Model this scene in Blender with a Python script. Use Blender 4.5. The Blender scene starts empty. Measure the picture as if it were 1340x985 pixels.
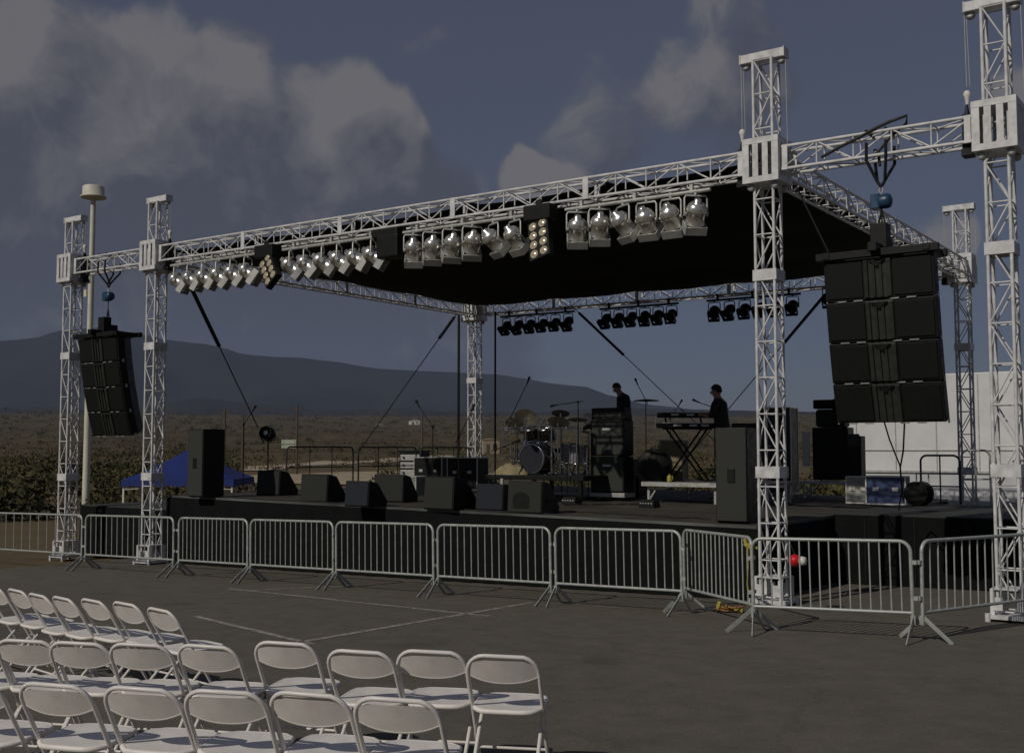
import bpy, bmesh, math, random
from mathutils import Vector, Matrix, noise as mnoise

R = math.radians
PI = math.pi
rnd = random.Random(7)
SC = bpy.context.scene
COL = SC.collection

# ------------------------------------------------------------------ camera
CAM_H, YAW, PITCH, FPX = 2.177, 0.6183, 0.0662, 1444.7
cam_d = bpy.data.cameras.new("camera")
cam_o = bpy.data.objects.new("camera", cam_d)
COL.objects.link(cam_o)
cam_o.location = (0, 0, CAM_H)
cam_o.rotation_euler = (PI / 2 + PITCH, 0, YAW)
cam_d.sensor_width = 36
cam_d.lens = FPX / 1340 * 36
cam_d.clip_start = 0.1
cam_d.clip_end = 40000
SC.camera = cam_o


def ray(px, py):
    """direction of a photo pixel (1340x985) from the camera"""
    a = (px - 670) / FPX
    b = -(py - 492.5) / FPX
    c, s, cp, sp = math.cos(YAW), math.sin(YAW), math.cos(PITCH), math.sin(PITCH)
    return Vector((-s * cp, c * cp, sp)) + a * Vector((c, s, 0)) + b * Vector((s * sp, -c * sp, cp))


EYE = Vector((0, 0, CAM_H))


def on_y(px, py, y):
    d = ray(px, py)
    return EYE + d * (y / d.y)


def on_x(px, py, x):
    d = ray(px, py)
    return EYE + d * (x / d.x)


# ------------------------------------------------------------------ sun, sky, exposure
SUN_EL, SUN_AZ = 35.5, 190.0        # compass bearing of the sun, clockwise from +y
sun_d = bpy.data.lights.new("sun", 'SUN')
sun_d.energy = 5.0
sun_d.angle = R(0.5)
sun_d.color = (1.0, 0.93, 0.83)
sun_o = bpy.data.objects.new("sun", sun_d)
COL.objects.link(sun_o)
az, el = R(SUN_AZ), R(SUN_EL)
to_sun = Vector((math.sin(az) * math.cos(el), math.cos(az) * math.cos(el), math.sin(el)))
sun_o.rotation_euler = to_sun.to_track_quat('Z', 'Y').to_euler()
SC.view_settings.view_transform = 'Standard'
SC.view_settings.look = 'None'
SC.view_settings.gamma = 1
SC.view_settings.exposure = -1.3
SC.view_settings.use_curve_mapping = False
SC.cycles.max_bounces = 6
SC.cycles.volume_bounces = 0
SC.cycles.use_denoising = True

W = bpy.data.worlds.new("World")
SC.world = W
W.use_nodes = True
nt = W.node_tree
nt.nodes.clear()


def N(tree, typ, **kw):
    n = tree.nodes.new(typ)
    ins = kw.pop('ins', {})
    for k, v in kw.items():
        setattr(n, k, v)
    for k, v in ins.items():
        if isinstance(v, bpy.types.NodeSocket):
            tree.links.new(v, n.inputs[k])
        else:
            n.inputs[k].default_value = v
    return n


def M_(tree, op, a, b=0.0, c=0.0, clamp=False):
    n = N(tree, 'ShaderNodeMath', operation=op, ins={0: a, 1: b, 2: c})
    n.use_clamp = clamp
    return n.outputs[0]


def VM(tree, op, a, b=None, scale=None):
    n = N(tree, 'ShaderNodeVectorMath', operation=op, ins={0: a})
    if b is not None:
        if isinstance(b, bpy.types.NodeSocket):
            tree.links.new(b, n.inputs[1])
        else:
            n.inputs[1].default_value = b
    if scale is not None:
        n.inputs['Scale'].default_value = scale
    return n


sky = N(nt, 'ShaderNodeTexSky', sky_type='NISHITA', sun_disc=False, sun_elevation=el, sun_rotation=az,
        air_density=1.0, dust_density=1.0, ozone_density=3.0, altitude=600)
tc = N(nt, 'ShaderNodeTexCoord')
DIR = VM(nt, 'NORMALIZE', tc.outputs['Generated']).outputs[0]
# cloud banks: (pixel direction, angular radius in px, weight)
BANKS = [(40, 130, 150, 1.0), (150, 150, 150, 1.05), (250, 190, 150, 1.05), (350, 230, 140, 1.0), (430, 175, 100, 1.05), (505, 195, 80, 1.05),
         (90, 60, 90, .8), (300, 130, 80, .75), (130, 300, 230, 1.1), (380, 320, 190, 1.0), (-150, 300, 260, 1.1), (530, 330, 130, .8),
         (722, 284, 76, 1.2), (895, 105, 90, .62), (965, 150, 90, .60), (1335, 130, 70, .7), (960, 20, 90, .5),
         (-350, 150, 260, 1.0), (1215, 330, 60, .62), (570, 90, 70, .42), (1600, 200, 200, .9), (250, 430, 220, 1.0), (560, 440, 170, .85), (780, 190, 70, .40)]


def cloud_density(d):
    """billowing noise gathered into the banks above"""
    warp = N(nt, 'ShaderNodeTexNoise', noise_dimensions='3D', ins={'Vector': d, 'Scale': 9.0, 'Detail': 3.0})
    dw = VM(nt, 'ADD', d, VM(nt, 'SCALE', VM(nt, 'SUBTRACT', warp.outputs['Color'], (.5, .5, .5)).outputs[0], scale=.10).outputs[0])
    dw = VM(nt, 'NORMALIZE', dw.outputs[0]).outputs[0]
    n1 = N(nt, 'ShaderNodeTexNoise', noise_dimensions='3D', ins={'Vector': dw, 'Scale': 7.0, 'Detail': 11.0, 'Roughness': .62})
    tot = None
    for (x, y, r, w) in BANKS:
        v = ray(x, y).normalized()
        ang = r / FPX
        dp = VM(nt, 'DOT_PRODUCT', dw, tuple(v)).outputs['Value']
        mr = N(nt, 'ShaderNodeMapRange', interpolation_type='SMOOTHSTEP',
               ins={'Value': dp, 'From Min': math.cos(ang * 1.3), 'From Max': math.cos(ang * .3), 'To Min': 0.0, 'To Max': w})
        tot = mr.outputs[0] if tot is None else N(nt, 'ShaderNodeMath', operation='SMOOTH_MAX', ins={0: tot, 1: mr.outputs[0], 2: .25}).outputs[0]
    s = M_(nt, 'ADD', M_(nt, 'MULTIPLY', M_(nt, 'SUBTRACT', n1.outputs[0], .5), 1.7), tot)
    return N(nt, 'ShaderNodeMapRange', interpolation_type='SMOOTHSTEP',
             ins={'Value': s, 'From Min': .34, 'From Max': .72, 'To Min': 0.0, 'To Max': 1.0}).outputs[0], s


dens, raw = cloud_density(DIR)
up_l = (Vector((0, 0, .05)) + Vector((-.03, -.02, 0)))
dens2, raw2 = cloud_density(VM(nt, 'ADD', DIR, tuple(up_l)).outputs[0])
edge = N(nt, 'ShaderNodeMapRange', ins={'Value': M_(nt, 'SUBTRACT', raw, raw2), 'From Min': .0, 'From Max': .5})
ccol = N(nt, 'ShaderNodeMixRGB', ins={'Fac': edge.outputs[0], 'Color1': (2.45, 2.55, 3.35, 1), 'Color2': (6.3, 6.0, 6.2, 1)})
veil = N(nt, 'ShaderNodeMixRGB', ins={'Fac': .64, 'Color1': sky.outputs[0], 'Color2': (3.15, 3.3, 4.65, 1)})
cmix = N(nt, 'ShaderNodeMixRGB', ins={'Fac': M_(nt, 'MULTIPLY', dens, .88), 'Color1': veil.outputs[0], 'Color2': ccol.outputs[0]})
bg = N(nt, 'ShaderNodeBackground', ins={'Color': cmix.outputs[0], 'Strength': 0.06})
wo = N(nt, 'ShaderNodeOutputWorld')
nt.links.new(bg.outputs[0], wo.inputs['Surface'])


# ------------------------------------------------------------------ materials
def mat(name, col, rough=.6, metal=0.0, var=.15, vscale=6.0, bump=0.0, bscale=60.0, spec=.4, obj_coords=True):
    m = bpy.data.materials.new(name)
    m.use_nodes = True
    t = m.node_tree
    b = t.nodes['Principled BSDF']
    b.inputs['Roughness'].default_value = rough
    b.inputs['Metallic'].default_value = metal
    b.inputs['Specular IOR Level'].default_value = spec
    co = N(t, 'ShaderNodeTexCoord').outputs['Object']
    n = N(t, 'ShaderNodeTexNoise', ins={'Vector': co, 'Scale': vscale, 'Detail': 6.0, 'Roughness': .6})
    lo = tuple(c * (1 - var) for c in col) + (1,)
    hi = tuple(min(1, c * (1 + var)) for c in col) + (1,)
    mr = N(t, 'ShaderNodeMapRange', ins={'Value': n.outputs[0], 'From Min': .3, 'From Max': .7})
    mx = N(t, 'ShaderNodeMixRGB', ins={'Fac': mr.outputs[0], 'Color1': lo, 'Color2': hi})
    t.links.new(mx.outputs[0], b.inputs['Base Color'])
    rr = N(t, 'ShaderNodeMapRange', ins={'Value': n.outputs[0], 'From Min': .3, 'From Max': .7,
                                         'To Min': max(0, rough - .12), 'To Max': min(1, rough + .12)})
    t.links.new(rr.outputs[0], b.inputs['Roughness'])
    if bump:
        n2 = N(t, 'ShaderNodeTexNoise', ins={'Vector': co, 'Scale': bscale, 'Detail': 4.0})
        bp = N(t, 'ShaderNodeBump', ins={'Height': n2.outputs[0], 'Strength': bump, 'Distance': .01})
        t.links.new(bp.outputs[0], b.inputs['Normal'])
    return m


TRUSS = mat("truss_paint", (.60, .60, .60), .45, .0, .24, 7, .06, 60)
TRUSS_REAR = TRUSS
GALV = mat("galvanised_steel", (.40, .42, .40), .42, .25, .18, 9)
CHAIRW = mat("chair_plastic", (.80, .76, .71), .45, 0, .08, 8, .05, 90)
CHAIRM = mat("chair_enamel", (.74, .71, .67), .35, 0, .08, 8)
BLACK = mat("black_paint", (.006, .0068, .006), .55, 0, .3, 8, .08, 120, .25)
GRILLE = mat("speaker_grille", (.0045, .006, .0045), .6, 0, .3, 30, .3, 400, .25)
HORN = mat("horn_plastic", (.022, .026, .02), .5, 0, .2, 10)
CABFRONT = mat("cabinet_sunlit_front", (.034, .036, .031), .85, 0, .2, 20, .25, 300)  # front of a black speaker, paler: the sun on it put into the colour
BLACKCLOTH = mat("black_cloth", (.008, .010, .008), .95, 0, .35, 3, .2, 60, .12)
SKIRT = mat("skirt_cloth", (.006, .0075, .007), .95, 0, .4, 2.5, .3, 50, .12)
DECK = mat("deck_plywood", (.055, .049, .040), .8, 0, .3, 1.2, .1, 40)
TRIM = mat("deck_edge_metal", (.10, .105, .10), .5, .3, .6, .6)
CHROME = mat("chrome", (.62, .62, .60), .18, 1.0, .1, 10)
ALU = mat("polished_aluminium", (.74, .72, .66), .26, .85, .14, 14)
ALU2 = mat("dull_aluminium", (.45, .45, .43), .45, .4, .15, 10)
LENS = mat("lamp_glass", (.55, .48, .33), .15, .3, .15, 20)
BLUEM = mat("blue_hoist_paint", (.018, .055, .11), .35, 0, .2, 10)
TENT = mat("blue_tent_cloth", (.012, .028, .16), .75, 0, .12, 3, .1, 20)
STRAP = mat("strap_webbing", (.012, .012, .014), .9, 0, .2, 10)
CABLE = mat("cable_rubber", (.018, .018, .018), .6, 0, .2, 10)
SKIN = mat("skin", (.36, .20, .14), .55, 0, .1, 12)
HAIR = mat("hair", (.012, .009, .008), .7, 0, .3, 40, .4, 200)
SHIRT = mat("black_shirt", (.016, .018, .017), .9, 0, .25, 8, .2, 80)
TROUS = mat("dark_trousers", (.018, .018, .022), .9, 0, .25, 8, .2, 80)
SHOE = mat("shoe_leather", (.015, .013, .012), .5, 0, .2, 20)
WHITEP = mat("white_paint", (.68, .66, .62), .5, 0, .1, 1.2, .05, 20)
POLEP = mat("pole_paint", (.62, .60, .50), .5, 0, .1, 2)
SHADEDWHITE = mat("trailer_white_shaded", (.52, .53, .55), .55, 0, .15, 1.2)  # trailer's white again, with shade put into a duller, cooler tone
DRUMSHELL = mat("drum_shell", (.055, .036, .028), .3, 0, .2, 5)
DRUMHEAD = mat("drum_head", (.010, .012, .020), .6, 0, .3, 6)
WHITEHEAD = mat("white_drumskin", (.55, .54, .50), .5, 0, .1, 10)
BRASS = mat("cymbal_bronze", (.58, .53, .42), .42, .7, .15, 20)
KEYW = mat("key_ivory", (.6, .6, .58), .4, 0, .05, 10)
REDP = mat("red_plastic", (.55, .012, .02), .4, 0, .15, 12)
YELP = mat("yellow_plastic", (.36, .31, .06), .5, 0, .15, 12)
ORNG = mat("orange_webbing", (.32, .16, .05), .7, 0, .2, 12)
CASEBLUE = mat("blue_case", (.032, .05, .12), .5, 0, .2, 6)
CASEW = mat("pale_case", (.36, .36, .33), .55, 0, .25, 6)
WOODPOLE = mat("weathered_wood", (.09, .07, .055), .9, 0, .25, 3)
TANWALL = mat("tan_wall", (.34, .27, .18), .85, 0, .12, .6)
SIGNG = mat("pale_green_sign", (.42, .48, .36), .5, 0, .08, 5)
BARK = mat("bark", (.07, .05, .035), .9, 0, .3, 8, .4, 30)


# ------------------------------------------------------------------ mesh builder
class MB:
    def __init__(s):
        s.v, s.f, s.sm, s.mi = [], [], [], []
        s.cur = 0

    def add(s, vs, fs, smooth=False):
        o = len(s.v)
        s.v += [tuple(v) for v in vs]
        for f in fs:
            s.f.append(tuple(i + o for i in f))
            s.sm.append(smooth)
            s.mi.append(s.cur)
        return s

    def box(s, c, size, rot=None, taper=None):
        x, y, z = (q / 2 for q in size)
        vs = [Vector(p) for p in ((-x, -y, -z), (x, -y, -z), (x, y, -z), (-x, y, -z), (-x, -y, z), (x, -y, z), (x, y, z), (-x, y, z))]
        if taper:
            for v in vs[4:]:
                v.x *= taper[0]
                v.y *= taper[1]
        if rot is not None:
            vs = [rot @ v for v in vs]
        c = Vector(c)
        return s.add([v + c for v in vs], [(0, 3, 2, 1), (4, 5, 6, 7), (0, 1, 5, 4), (1, 2, 6, 5), (2, 3, 7, 6), (3, 0, 4, 7)])

    def bar(s, a, b, w, h, up=(0, 0, 1)):
        a, b = Vector(a), Vector(b)
        d = (b - a)
        L = d.length
        d.normalize()
        u = Vector(up)
        if abs(d.dot(u)) > .98:
            u = Vector((0, 1, 0))
        x = d.cross(u).normalized()
        z = x.cross(d)
        m = Matrix((x, d, z)).transposed()
        return s.box((a + b) / 2, (w, L, h), m)

    def tube(s, a, b, r, n=8, r2=None, caps=True):
        a, b = Vector(a), Vector(b)
        r2 = r if r2 is None else r2
        d = (b - a).normalized()
        u = Vector((0, 0, 1)) if abs(d.z) < .9 else Vector((1, 0, 0))
        x = d.cross(u).normalized()
        y = d.cross(x)
        vs = []
        for p, q in ((a, r), (b, r2)):
            for i in range(n):
                t = 2 * PI * i / n
                vs.append(p + x * math.cos(t) * q + y * math.sin(t) * q)
        fs = [(i, (i + 1) % n, n + (i + 1) % n, n + i) for i in range(n)]
        s.add(vs, fs, True)
        if caps:
            s.add(vs[:n], [tuple(range(n - 1, -1, -1))])
            s.add(vs[n:], [tuple(range(n))])
        return s

    def path(s, pts, r, n=8, closed=False):
        pts = [Vector(p) for p in pts]
        m = len(pts)
        rs = r if isinstance(r, (list, tuple)) else [r] * m
        tang = []
        for i in range(m):
            if closed:
                t = pts[(i + 1) % m] - pts[i - 1]
            else:
                t = pts[min(i + 1, m - 1)] - pts[max(i - 1, 0)]
            tang.append(t.normalized())
        u = Vector((0, 0, 1)) if abs(tang[0].z) < .9 else Vector((1, 0, 0))
        x = tang[0].cross(u).normalized()
        vs = []
        for i in range(m):
            x = (x - tang[i] * x.dot(tang[i])).normalized()
            y = tang[i].cross(x)
            for k in range(n):
                a = 2 * PI * k / n
                vs.append(pts[i] + (x * math.cos(a) + y * math.sin(a)) * rs[i])
        fs = []
        for i in range(m if closed else m - 1):
            j = (i + 1) % m
            for k in range(n):
                l = (k + 1) % n
                fs.append((i * n + k, i * n + l, j * n + l, j * n + k))
        s.add(vs, fs, True)
        if not closed:
            s.add(vs[:n], [tuple(range(n - 1, -1, -1))])
            s.add(vs[-n:], [tuple(range(n))])
        return s

    def lathe(s, prof, n=20, m=None, smooth=True, caps=True):
        """profile [(radius, height)] about local z"""
        vs, fs = [], []
        for (r, z) in prof:
            for k in range(n):
                a = 2 * PI * k / n
                vs.append(Vector((r * math.cos(a), r * math.sin(a), z)))
        if m is not None:
            vs = [m @ v for v in vs]
        for i in range(len(prof) - 1):
            for k in range(n):
                l = (k + 1) % n
                fs.append((i * n + k, i * n + l, (i + 1) * n + l, (i + 1) * n + k))
        s.add(vs, fs, smooth)
        if caps and prof[0][0] > 1e-4:
            s.add(vs[:n], [tuple(range(n - 1, -1, -1))])
        if caps and prof[-1][0] > 1e-4:
            s.add(vs[-n:], [tuple(range(n))])
        return s

    def prism(s, poly, d0, d1, m=None):
        """polygon in local xz extruded along local y from d0 to d1 (counter-clockwise seen from -y)"""
        n = len(poly)
        vs = [Vector((x, d0, z)) for x, z in poly] + [Vector((x, d1, z)) for x, z in poly]
        if m is not None:
            vs = [m @ v for v in vs]
        fs = [tuple(range(n)), tuple(range(2 * n - 1, n - 1, -1))]
        fs += [((i + 1) % n, i, n + i, n + (i + 1) % n) for i in range(n)]
        return s.add(vs, fs)

    def build(s, name, m, parent=None, loc=(0, 0, 0), bevel=0):
        me = bpy.data.meshes.new(name)
        me.from_pydata(s.v, [], s.f)
        me.polygons.foreach_set('use_smooth', s.sm)
        for mm in (m if isinstance(m, (list, tuple)) else [m]):
            me.materials.append(mm)
        me.polygons.foreach_set('material_index', s.mi)
        me.update()
        o = bpy.data.objects.new(name, me)
        COL.objects.link(o)
        o.location = loc
        if parent is not None:
            o.parent = parent
        if bevel:
            b = o.modifiers.new('bevel', 'BEVEL')
            b.width = bevel
            b.segments = 2
            b.limit_method = 'ANGLE'
        return o


def tag(o, label=None, cat=None, group=None, kind=None):
    if label:
        o['label'] = label
    if cat:
        o['category'] = cat
    if group:
        o['group'] = group
    if kind:
        o['kind'] = kind
    return o


def thing(name, label, cat, loc=(0, 0, 0), rz=0, group=None):
    o = bpy.data.objects.new(name, None)
    COL.objects.link(o)
    o.empty_display_size = .2
    o.location = loc
    o.rotation_euler = (0, 0, rz)
    return tag(o, label, cat, group)


CHILDREN = {}


def copy_tree(o, parent=None):
    c = o.copy()
    COL.objects.link(c)
    if parent is not None:
        c.parent = parent
    for ch in list(o.children):
        copy_tree(ch, c)
    return c


def dup(root, loc, rz, label, group=None):
    c = copy_tree(root)
    c.location = loc
    c.rotation_euler = (0, 0, rz)
    c['label'] = label
    if group:
        c['group'] = group
    return c


def ordinal(i):
    return ['first', 'second', 'third', 'fourth', 'fifth', 'sixth', 'seventh', 'eighth', 'ninth', 'tenth'][i]


# ------------------------------------------------------------------ ground shape
def G(x, y):
    """the sloping car park"""
    return .0183 * (x + 6.10) - .0139 * (y - 14.935)


PROF = [(30, -.5), (60, -.75), (100, -.5), (200, -.9), (330, -.2), (500, 1.0), (800, 6.5), (1300, 23), (2000, 52), (3000, 92), (4500, 120), (7000, 120)]


def prof(r):
    if r <= PROF[0][0]:
        return PROF[0][1]
    for (a, za), (b, zb) in zip(PROF, PROF[1:]):
        if r <= b:
            t = math.log(r / a) / math.log(b / a)
            return za + (zb - za) * t
    return PROF[-1][1]


def TERR(x, y):
    r = math.hypot(x, y)
    if r < 36:
        return G(x, y)
    t = min(1, (r - 36) / 34)
    t = t * t * (3 - 2 * t)
    und = mnoise.fractal(Vector((x * .011, y * .011, 3.1)), 1.0, 2.0, 4) * min(1.0, (r - 36) / 200) * min(7, r * .0065)
    gx = G(x * 36 / r, y * 36 / r)
    return gx * (1 - t) + (prof(r) + und) * t


def on_terr(px, py):
    d = ray(px, py)
    t = 10.0
    while t < 6000:
        p = EYE + d * t
        if p.z <= TERR(p.x, p.y):
            return p
        t *= 1.01
    return p


def on_ground(px, py):
    d = ray(px, py)
    n = Vector((-.0183, -.0139 * -1, 1))
    # plane z = .0183 x - .0139 y + c
    c = .0183 * 6.10 + .0139 * 14.935
    t = (c - EYE.z) / (d.z - .0183 * d.x + .0139 * d.y)
    return EYE + d * t


def DZ(x):
    return 1.067 - .0096 * (x + 6.44)


def on_deck(px, py, dz=0.0):
    d = ray(px, py)
    t = (1.067 - .0096 * 6.44 + dz - EYE.z) / (d.z + .0096 * d.x)
    return EYE + d * t


# terrain sheet ------------------------------------------------------
def terrain_material():
    m = bpy.data.materials.new("desert_ground")
    m.use_nodes = True
    t = m.node_tree
    b = t.nodes['Principled BSDF']
    b.inputs['Roughness'].default_value = .95
    b.inputs['Specular IOR Level'].default_value = .1
    co = N(t, 'ShaderNodeNewGeometry').outputs['Position']
    n1 = N(t, 'ShaderNodeTexNoise', ins={'Vector': co, 'Scale': .022, 'Detail': 8.0, 'Roughness': .65})
    n2 = N(t, 'ShaderNodeTexNoise', ins={'Vector': co, 'Scale': .6, 'Detail': 6.0, 'Roughness': .7})
    n3 = N(t, 'ShaderNodeTexVoronoi', ins={'Vector': co, 'Scale': .055, 'Randomness': 1.0})
    c1 = N(t, 'ShaderNodeMixRGB', ins={'Fac': n2.outputs[0], 'Color1': (.095, .072, .040, 1), 'Color2': (.17, .135, .08, 1)})
    f = N(t, 'ShaderNodeMapRange', ins={'Value': n1.outputs[0], 'From Min': .40, 'From Max': .62})
    # scrub thickens away from the car park
    ln = VM(t, 'LENGTH', co).outputs['Value']
    far = N(t, 'ShaderNodeMapRange', ins={'Value': ln, 'From Min': 120.0, 'From Max': 420.0})
    f2 = M_(t, 'MULTIPLY', M_(t, 'ADD', M_(t, 'MULTIPLY', f.outputs[0], .45), .42), far.outputs[0], clamp=True)
    sp = N(t, 'ShaderNodeMapRange', ins={'Value': n3.outputs['Distance'], 'From Min': .25, 'From Max': .5, 'To Min': 1.0, 'To Max': .62})
    c2 = N(t, 'ShaderNodeMixRGB', ins={'Fac': M_(t, 'MULTIPLY', f2, sp.outputs[0]), 'Color1': c1.outputs[0], 'Color2': (.028, .023, .009, 1)})
    t.links.new(c2.outputs[0], b.inputs['Base Color'])
    bp = N(t, 'ShaderNodeBump', ins={'Height': n2.outputs[0], 'Strength': .5, 'Distance': .15})
    t.links.new(bp.outputs[0], b.inputs['Normal'])
    return m


radii = [0.0, 8, 16, 24, 30, 36]
r_ = 36.0
while r_ < 7000:
    r_ *= 1.055
    radii.append(r_)
NA = 288
vs, fs = [(0, 0, G(0, 0) - .05)], []
for r_ in radii[1:]:
    for k in range(NA):
        a = 2 * PI * k / NA
        x, y = r_ * math.cos(a), r_ * math.sin(a)
        vs.append((x, y, TERR(x, y) - .05))
for k in range(NA):
    fs.append((0, 1 + k, 1 + (k + 1) % NA))
for i in range(len(radii) - 2):
    for k in range(NA):
        l = (k + 1) % NA
        a0, b0 = 1 + i * NA, 1 + (i + 1) * NA
        fs.append((a0 + k, b0 + k, b0 + l, a0 + l))
mb = MB()
mb.add(vs, fs, True)
tag(mb.build("terrain", terrain_material()), kind='structure')


# asphalt car park ----------------------------------------------------
def asphalt_material():
    m = bpy.data.materials.new("asphalt")
    m.use_nodes = True
    t = m.node_tree
    b = t.nodes['Principled BSDF']
    b.inputs['Specular IOR Level'].default_value = .25
    co = N(t, 'ShaderNodeNewGeometry').outputs['Position']
    big = N(t, 'ShaderNodeTexNoise', ins={'Vector': co, 'Scale': .35, 'Detail': 5.0, 'Roughness': .6})
    mid = N(t, 'ShaderNodeTexNoise', ins={'Vector': co, 'Scale': 3.0, 'Detail': 6.0, 'Roughness': .65})
    fine = N(t, 'ShaderNodeTexNoise', ins={'Vector': co, 'Scale': 70.0, 'Detail': 3.0, 'Roughness': .7})
    wob = VM(t, 'ADD', co, VM(t, 'SCALE', mid.outputs['Color'], scale=.5).outputs[0]).outputs[0]
    crack = N(t, 'ShaderNodeTexVoronoi', feature='DISTANCE_TO_EDGE', ins={'Vector': wob, 'Scale': .24, 'Randomness': 1.0})
    c1 = N(t, 'ShaderNodeMixRGB', ins={'Fac': big.outputs[0], 'Color1': (.112, .101, .082, 1), 'Color2': (.142, .129, .106, 1)})
    mr = N(t, 'ShaderNodeMapRange', ins={'Value': mid.outputs[0], 'From Min': .3, 'From Max': .75, 'To Min': .82, 'To Max': 1.18})
    fr = N(t, 'ShaderNodeMapRange', ins={'Value': fine.outputs[0], 'From Min': .3, 'From Max': .7, 'To Min': .70, 'To Max': 1.30})
    k = M_(t, 'MULTIPLY', mr.outputs[0], fr.outputs[0])
    c2 = VM(t, 'MULTIPLY', c1.outputs[0])
    cmb = N(t, 'ShaderNodeCombineXYZ', ins={0: k, 1: k, 2: k})
    t.links.new(cmb.outputs[0], c2.inputs[1])
    # oil drips
    oil = N(t, 'ShaderNodeTexVoronoi', ins={'Vector': wob, 'Scale': .55})
    om = N(t, 'ShaderNodeMapRange', interpolation_type='SMOOTHSTEP', ins={'Value': oil.outputs['Distance'], 'From Min': .07, 'From Max': .2, 'To Min': .30, 'To Max': 0.0})
    c3 = N(t, 'ShaderNodeMixRGB', ins={'Fac': om.outputs[0], 'Color1': c2.outputs[0], 'Color2': (.05, .045, .04, 1)})
    cr = N(t, 'ShaderNodeMapRange', ins={'Value': crack.outputs['Distance'], 'From Min': .0, 'From Max': .006, 'To Min': .22, 'To Max': 0.0})
    c4 = N(t, 'ShaderNodeMixRGB', ins={'Fac': cr.outputs[0], 'Color1': c3.outputs[0], 'Color2': (.04, .037, .034, 1)})
    t.links.new(c4.outputs[0], b.inputs['Base Color'])
    b.inputs['Roughness'].default_value = .9
    bp = N(t, 'ShaderNodeBump', ins={'Height': fine.outputs[0], 'Strength': .5, 'Distance': .006})
    t.links.new(bp.outputs[0], b.inputs['Normal'])
    return m


def sheet(name, pts, dz, m, kind='structure'):
    b_ = MB()
    b_.add([(x, y, G(x, y) + dz) for x, y in pts], [tuple(range(len(pts)))])
    return tag(b_.build(name, m), kind=kind)


sheet("parking_lot", [(-17, -24), (23, -24), (25, 21), (12, 31), (-4, 33), (-17.5, 27.3), (-21.6, 20), (-21.9, 14.6), (-21, 4)], 0, asphalt_material())


def worn_paint():
    m = bpy.data.materials.new("worn_road_paint")
    m.use_nodes = True
    t = m.node_tree
    b = t.nodes['Principled BSDF']
    b.inputs['Roughness'].default_value = .85
    co = N(t, 'ShaderNodeNewGeometry').outputs['Position']
    n = N(t, 'ShaderNodeTexNoise', ins={'Vector': co, 'Scale': 9.0, 'Detail': 8.0, 'Roughness': .75})
    f = N(t, 'ShaderNodeMapRange', ins={'Value': n.outputs[0], 'From Min': .38, 'From Max': .6})
    c = N(t, 'ShaderNodeMixRGB', ins={'Fac': f.outputs[0], 'Color1': (.13, .115, .095, 1), 'Color2': (.40, .375, .33, 1)})
    t.links.new(c.outputs[0], b.inputs['Base Color'])
    return m


PAINT = worn_paint()


def line(a, b_, w):
    a, b_ = Vector(a), Vector(b_)
    d = (b_ - a).normalized()
    q = Vector((-d.y, d.x)) * w / 2
    pts = [a - q, b_ - q, b_ + q, a + q]
    m_ = MB()
    m_.add([(p.x, p.y, G(p.x, p.y) + .004) for p in pts], [(0, 1, 2, 3)])
    return m_


def gl(px, py):
    p = on_ground(px, py)
    return (p.x, p.y)


for a, b_, w in (((697, 788), (375, 843), .10), ((300, 770), (640, 806), .09), ((255, 806), (410, 843), .09), ((330, 772), (462, 766), .08)):
    tag(line(gl(*a), gl(*b_), w).build("road_marking", PAINT), kind='structure')

# dirt roads across the desert ------------------------------------------
DIRT = mat("pale_dirt", (.40, .33, .23), .95, 0, .15, .8, .2, 4)
GREYDIRT = mat("gravel_road", (.22, .205, .18), .95, 0, .15, .8, .2, 4)


def terr_road(name, pix, w, m):
    pts = [on_terr(*p) for p in pix]
    out = []
    for p, q in zip(pts, pts[1:]):
        for i in range(12):
            out.append(p.lerp(q, i / 12))
    out.append(pts[-1])
    vs, fs = [], []
    for i, p in enumerate(out):
        d = (out[min(i + 1, len(out) - 1)] - out[max(i - 1, 0)])
        s_ = Vector((-d.y, d.x, 0)).normalized()
        for k in range(5):
            q = p + s_ * w * (k / 4 - .5)
            vs.append((q.x, q.y, TERR(q.x, q.y) + .06))
    for i in range(len(out) - 1):
        for k in range(4):
            a = i * 5 + k
            fs.append((a, a + 1, a + 6, a + 5))
    b2 = MB()
    b2.add(vs, fs, True)
    o = b2.build(name, m)
    return tag(o, kind='structure')


terr_road("dirt_road", [(300, 616), (345, 611), (430, 607), (520, 601), (600, 597)], 9, DIRT)
terr_road("sandy_yard", [(300, 632), (380, 629), (460, 626), (560, 623), (640, 620)], 30, mat("sand", (.37, .30, .20), .95, 0, .25, .35, .3, 3))
terr_road("gravel_road", [(-60, 652), (20, 648), (100, 641), (180, 634), (240, 629)], 5, GREYDIRT)

# mountains and hills -----------------------------------------------------
RIDGE = [(-3000, 545), (-1500, 520), (-700, 480), (-400, 468), (-100, 455), (12, 446), (42, 443), (75, 433), (130, 429), (180, 438), (218, 446), (265, 451),
         (285, 455), (319, 465), (357, 468), (390, 469), (424, 473), (500, 484), (560, 487), (650, 491), (690, 497), (720, 503), (765, 507), (800, 519), (850, 531),
         (920, 538), (1100, 541), (1400, 543), (3000, 545)]
LOW = [(-3000, 545), (-300, 530), (12, 536), (70, 534), (120, 538), (190, 532), (220, 527), (260, 522), (300, 526), (350, 533), (420, 538), (520, 536), (600, 540), (700, 541),
       (800, 535), (900, 537), (1050, 540), (1300, 543), (3000, 545)]


def interp(tab, x):
    for (a, ya), (b, yb) in zip(tab, tab[1:]):
        if x <= b:
            t = (x - a) / (b - a)
            t = t * t * (3 - 2 * t) * .5 + t * .5
            return ya + (yb - ya) * t
    return tab[-1][1]


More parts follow.
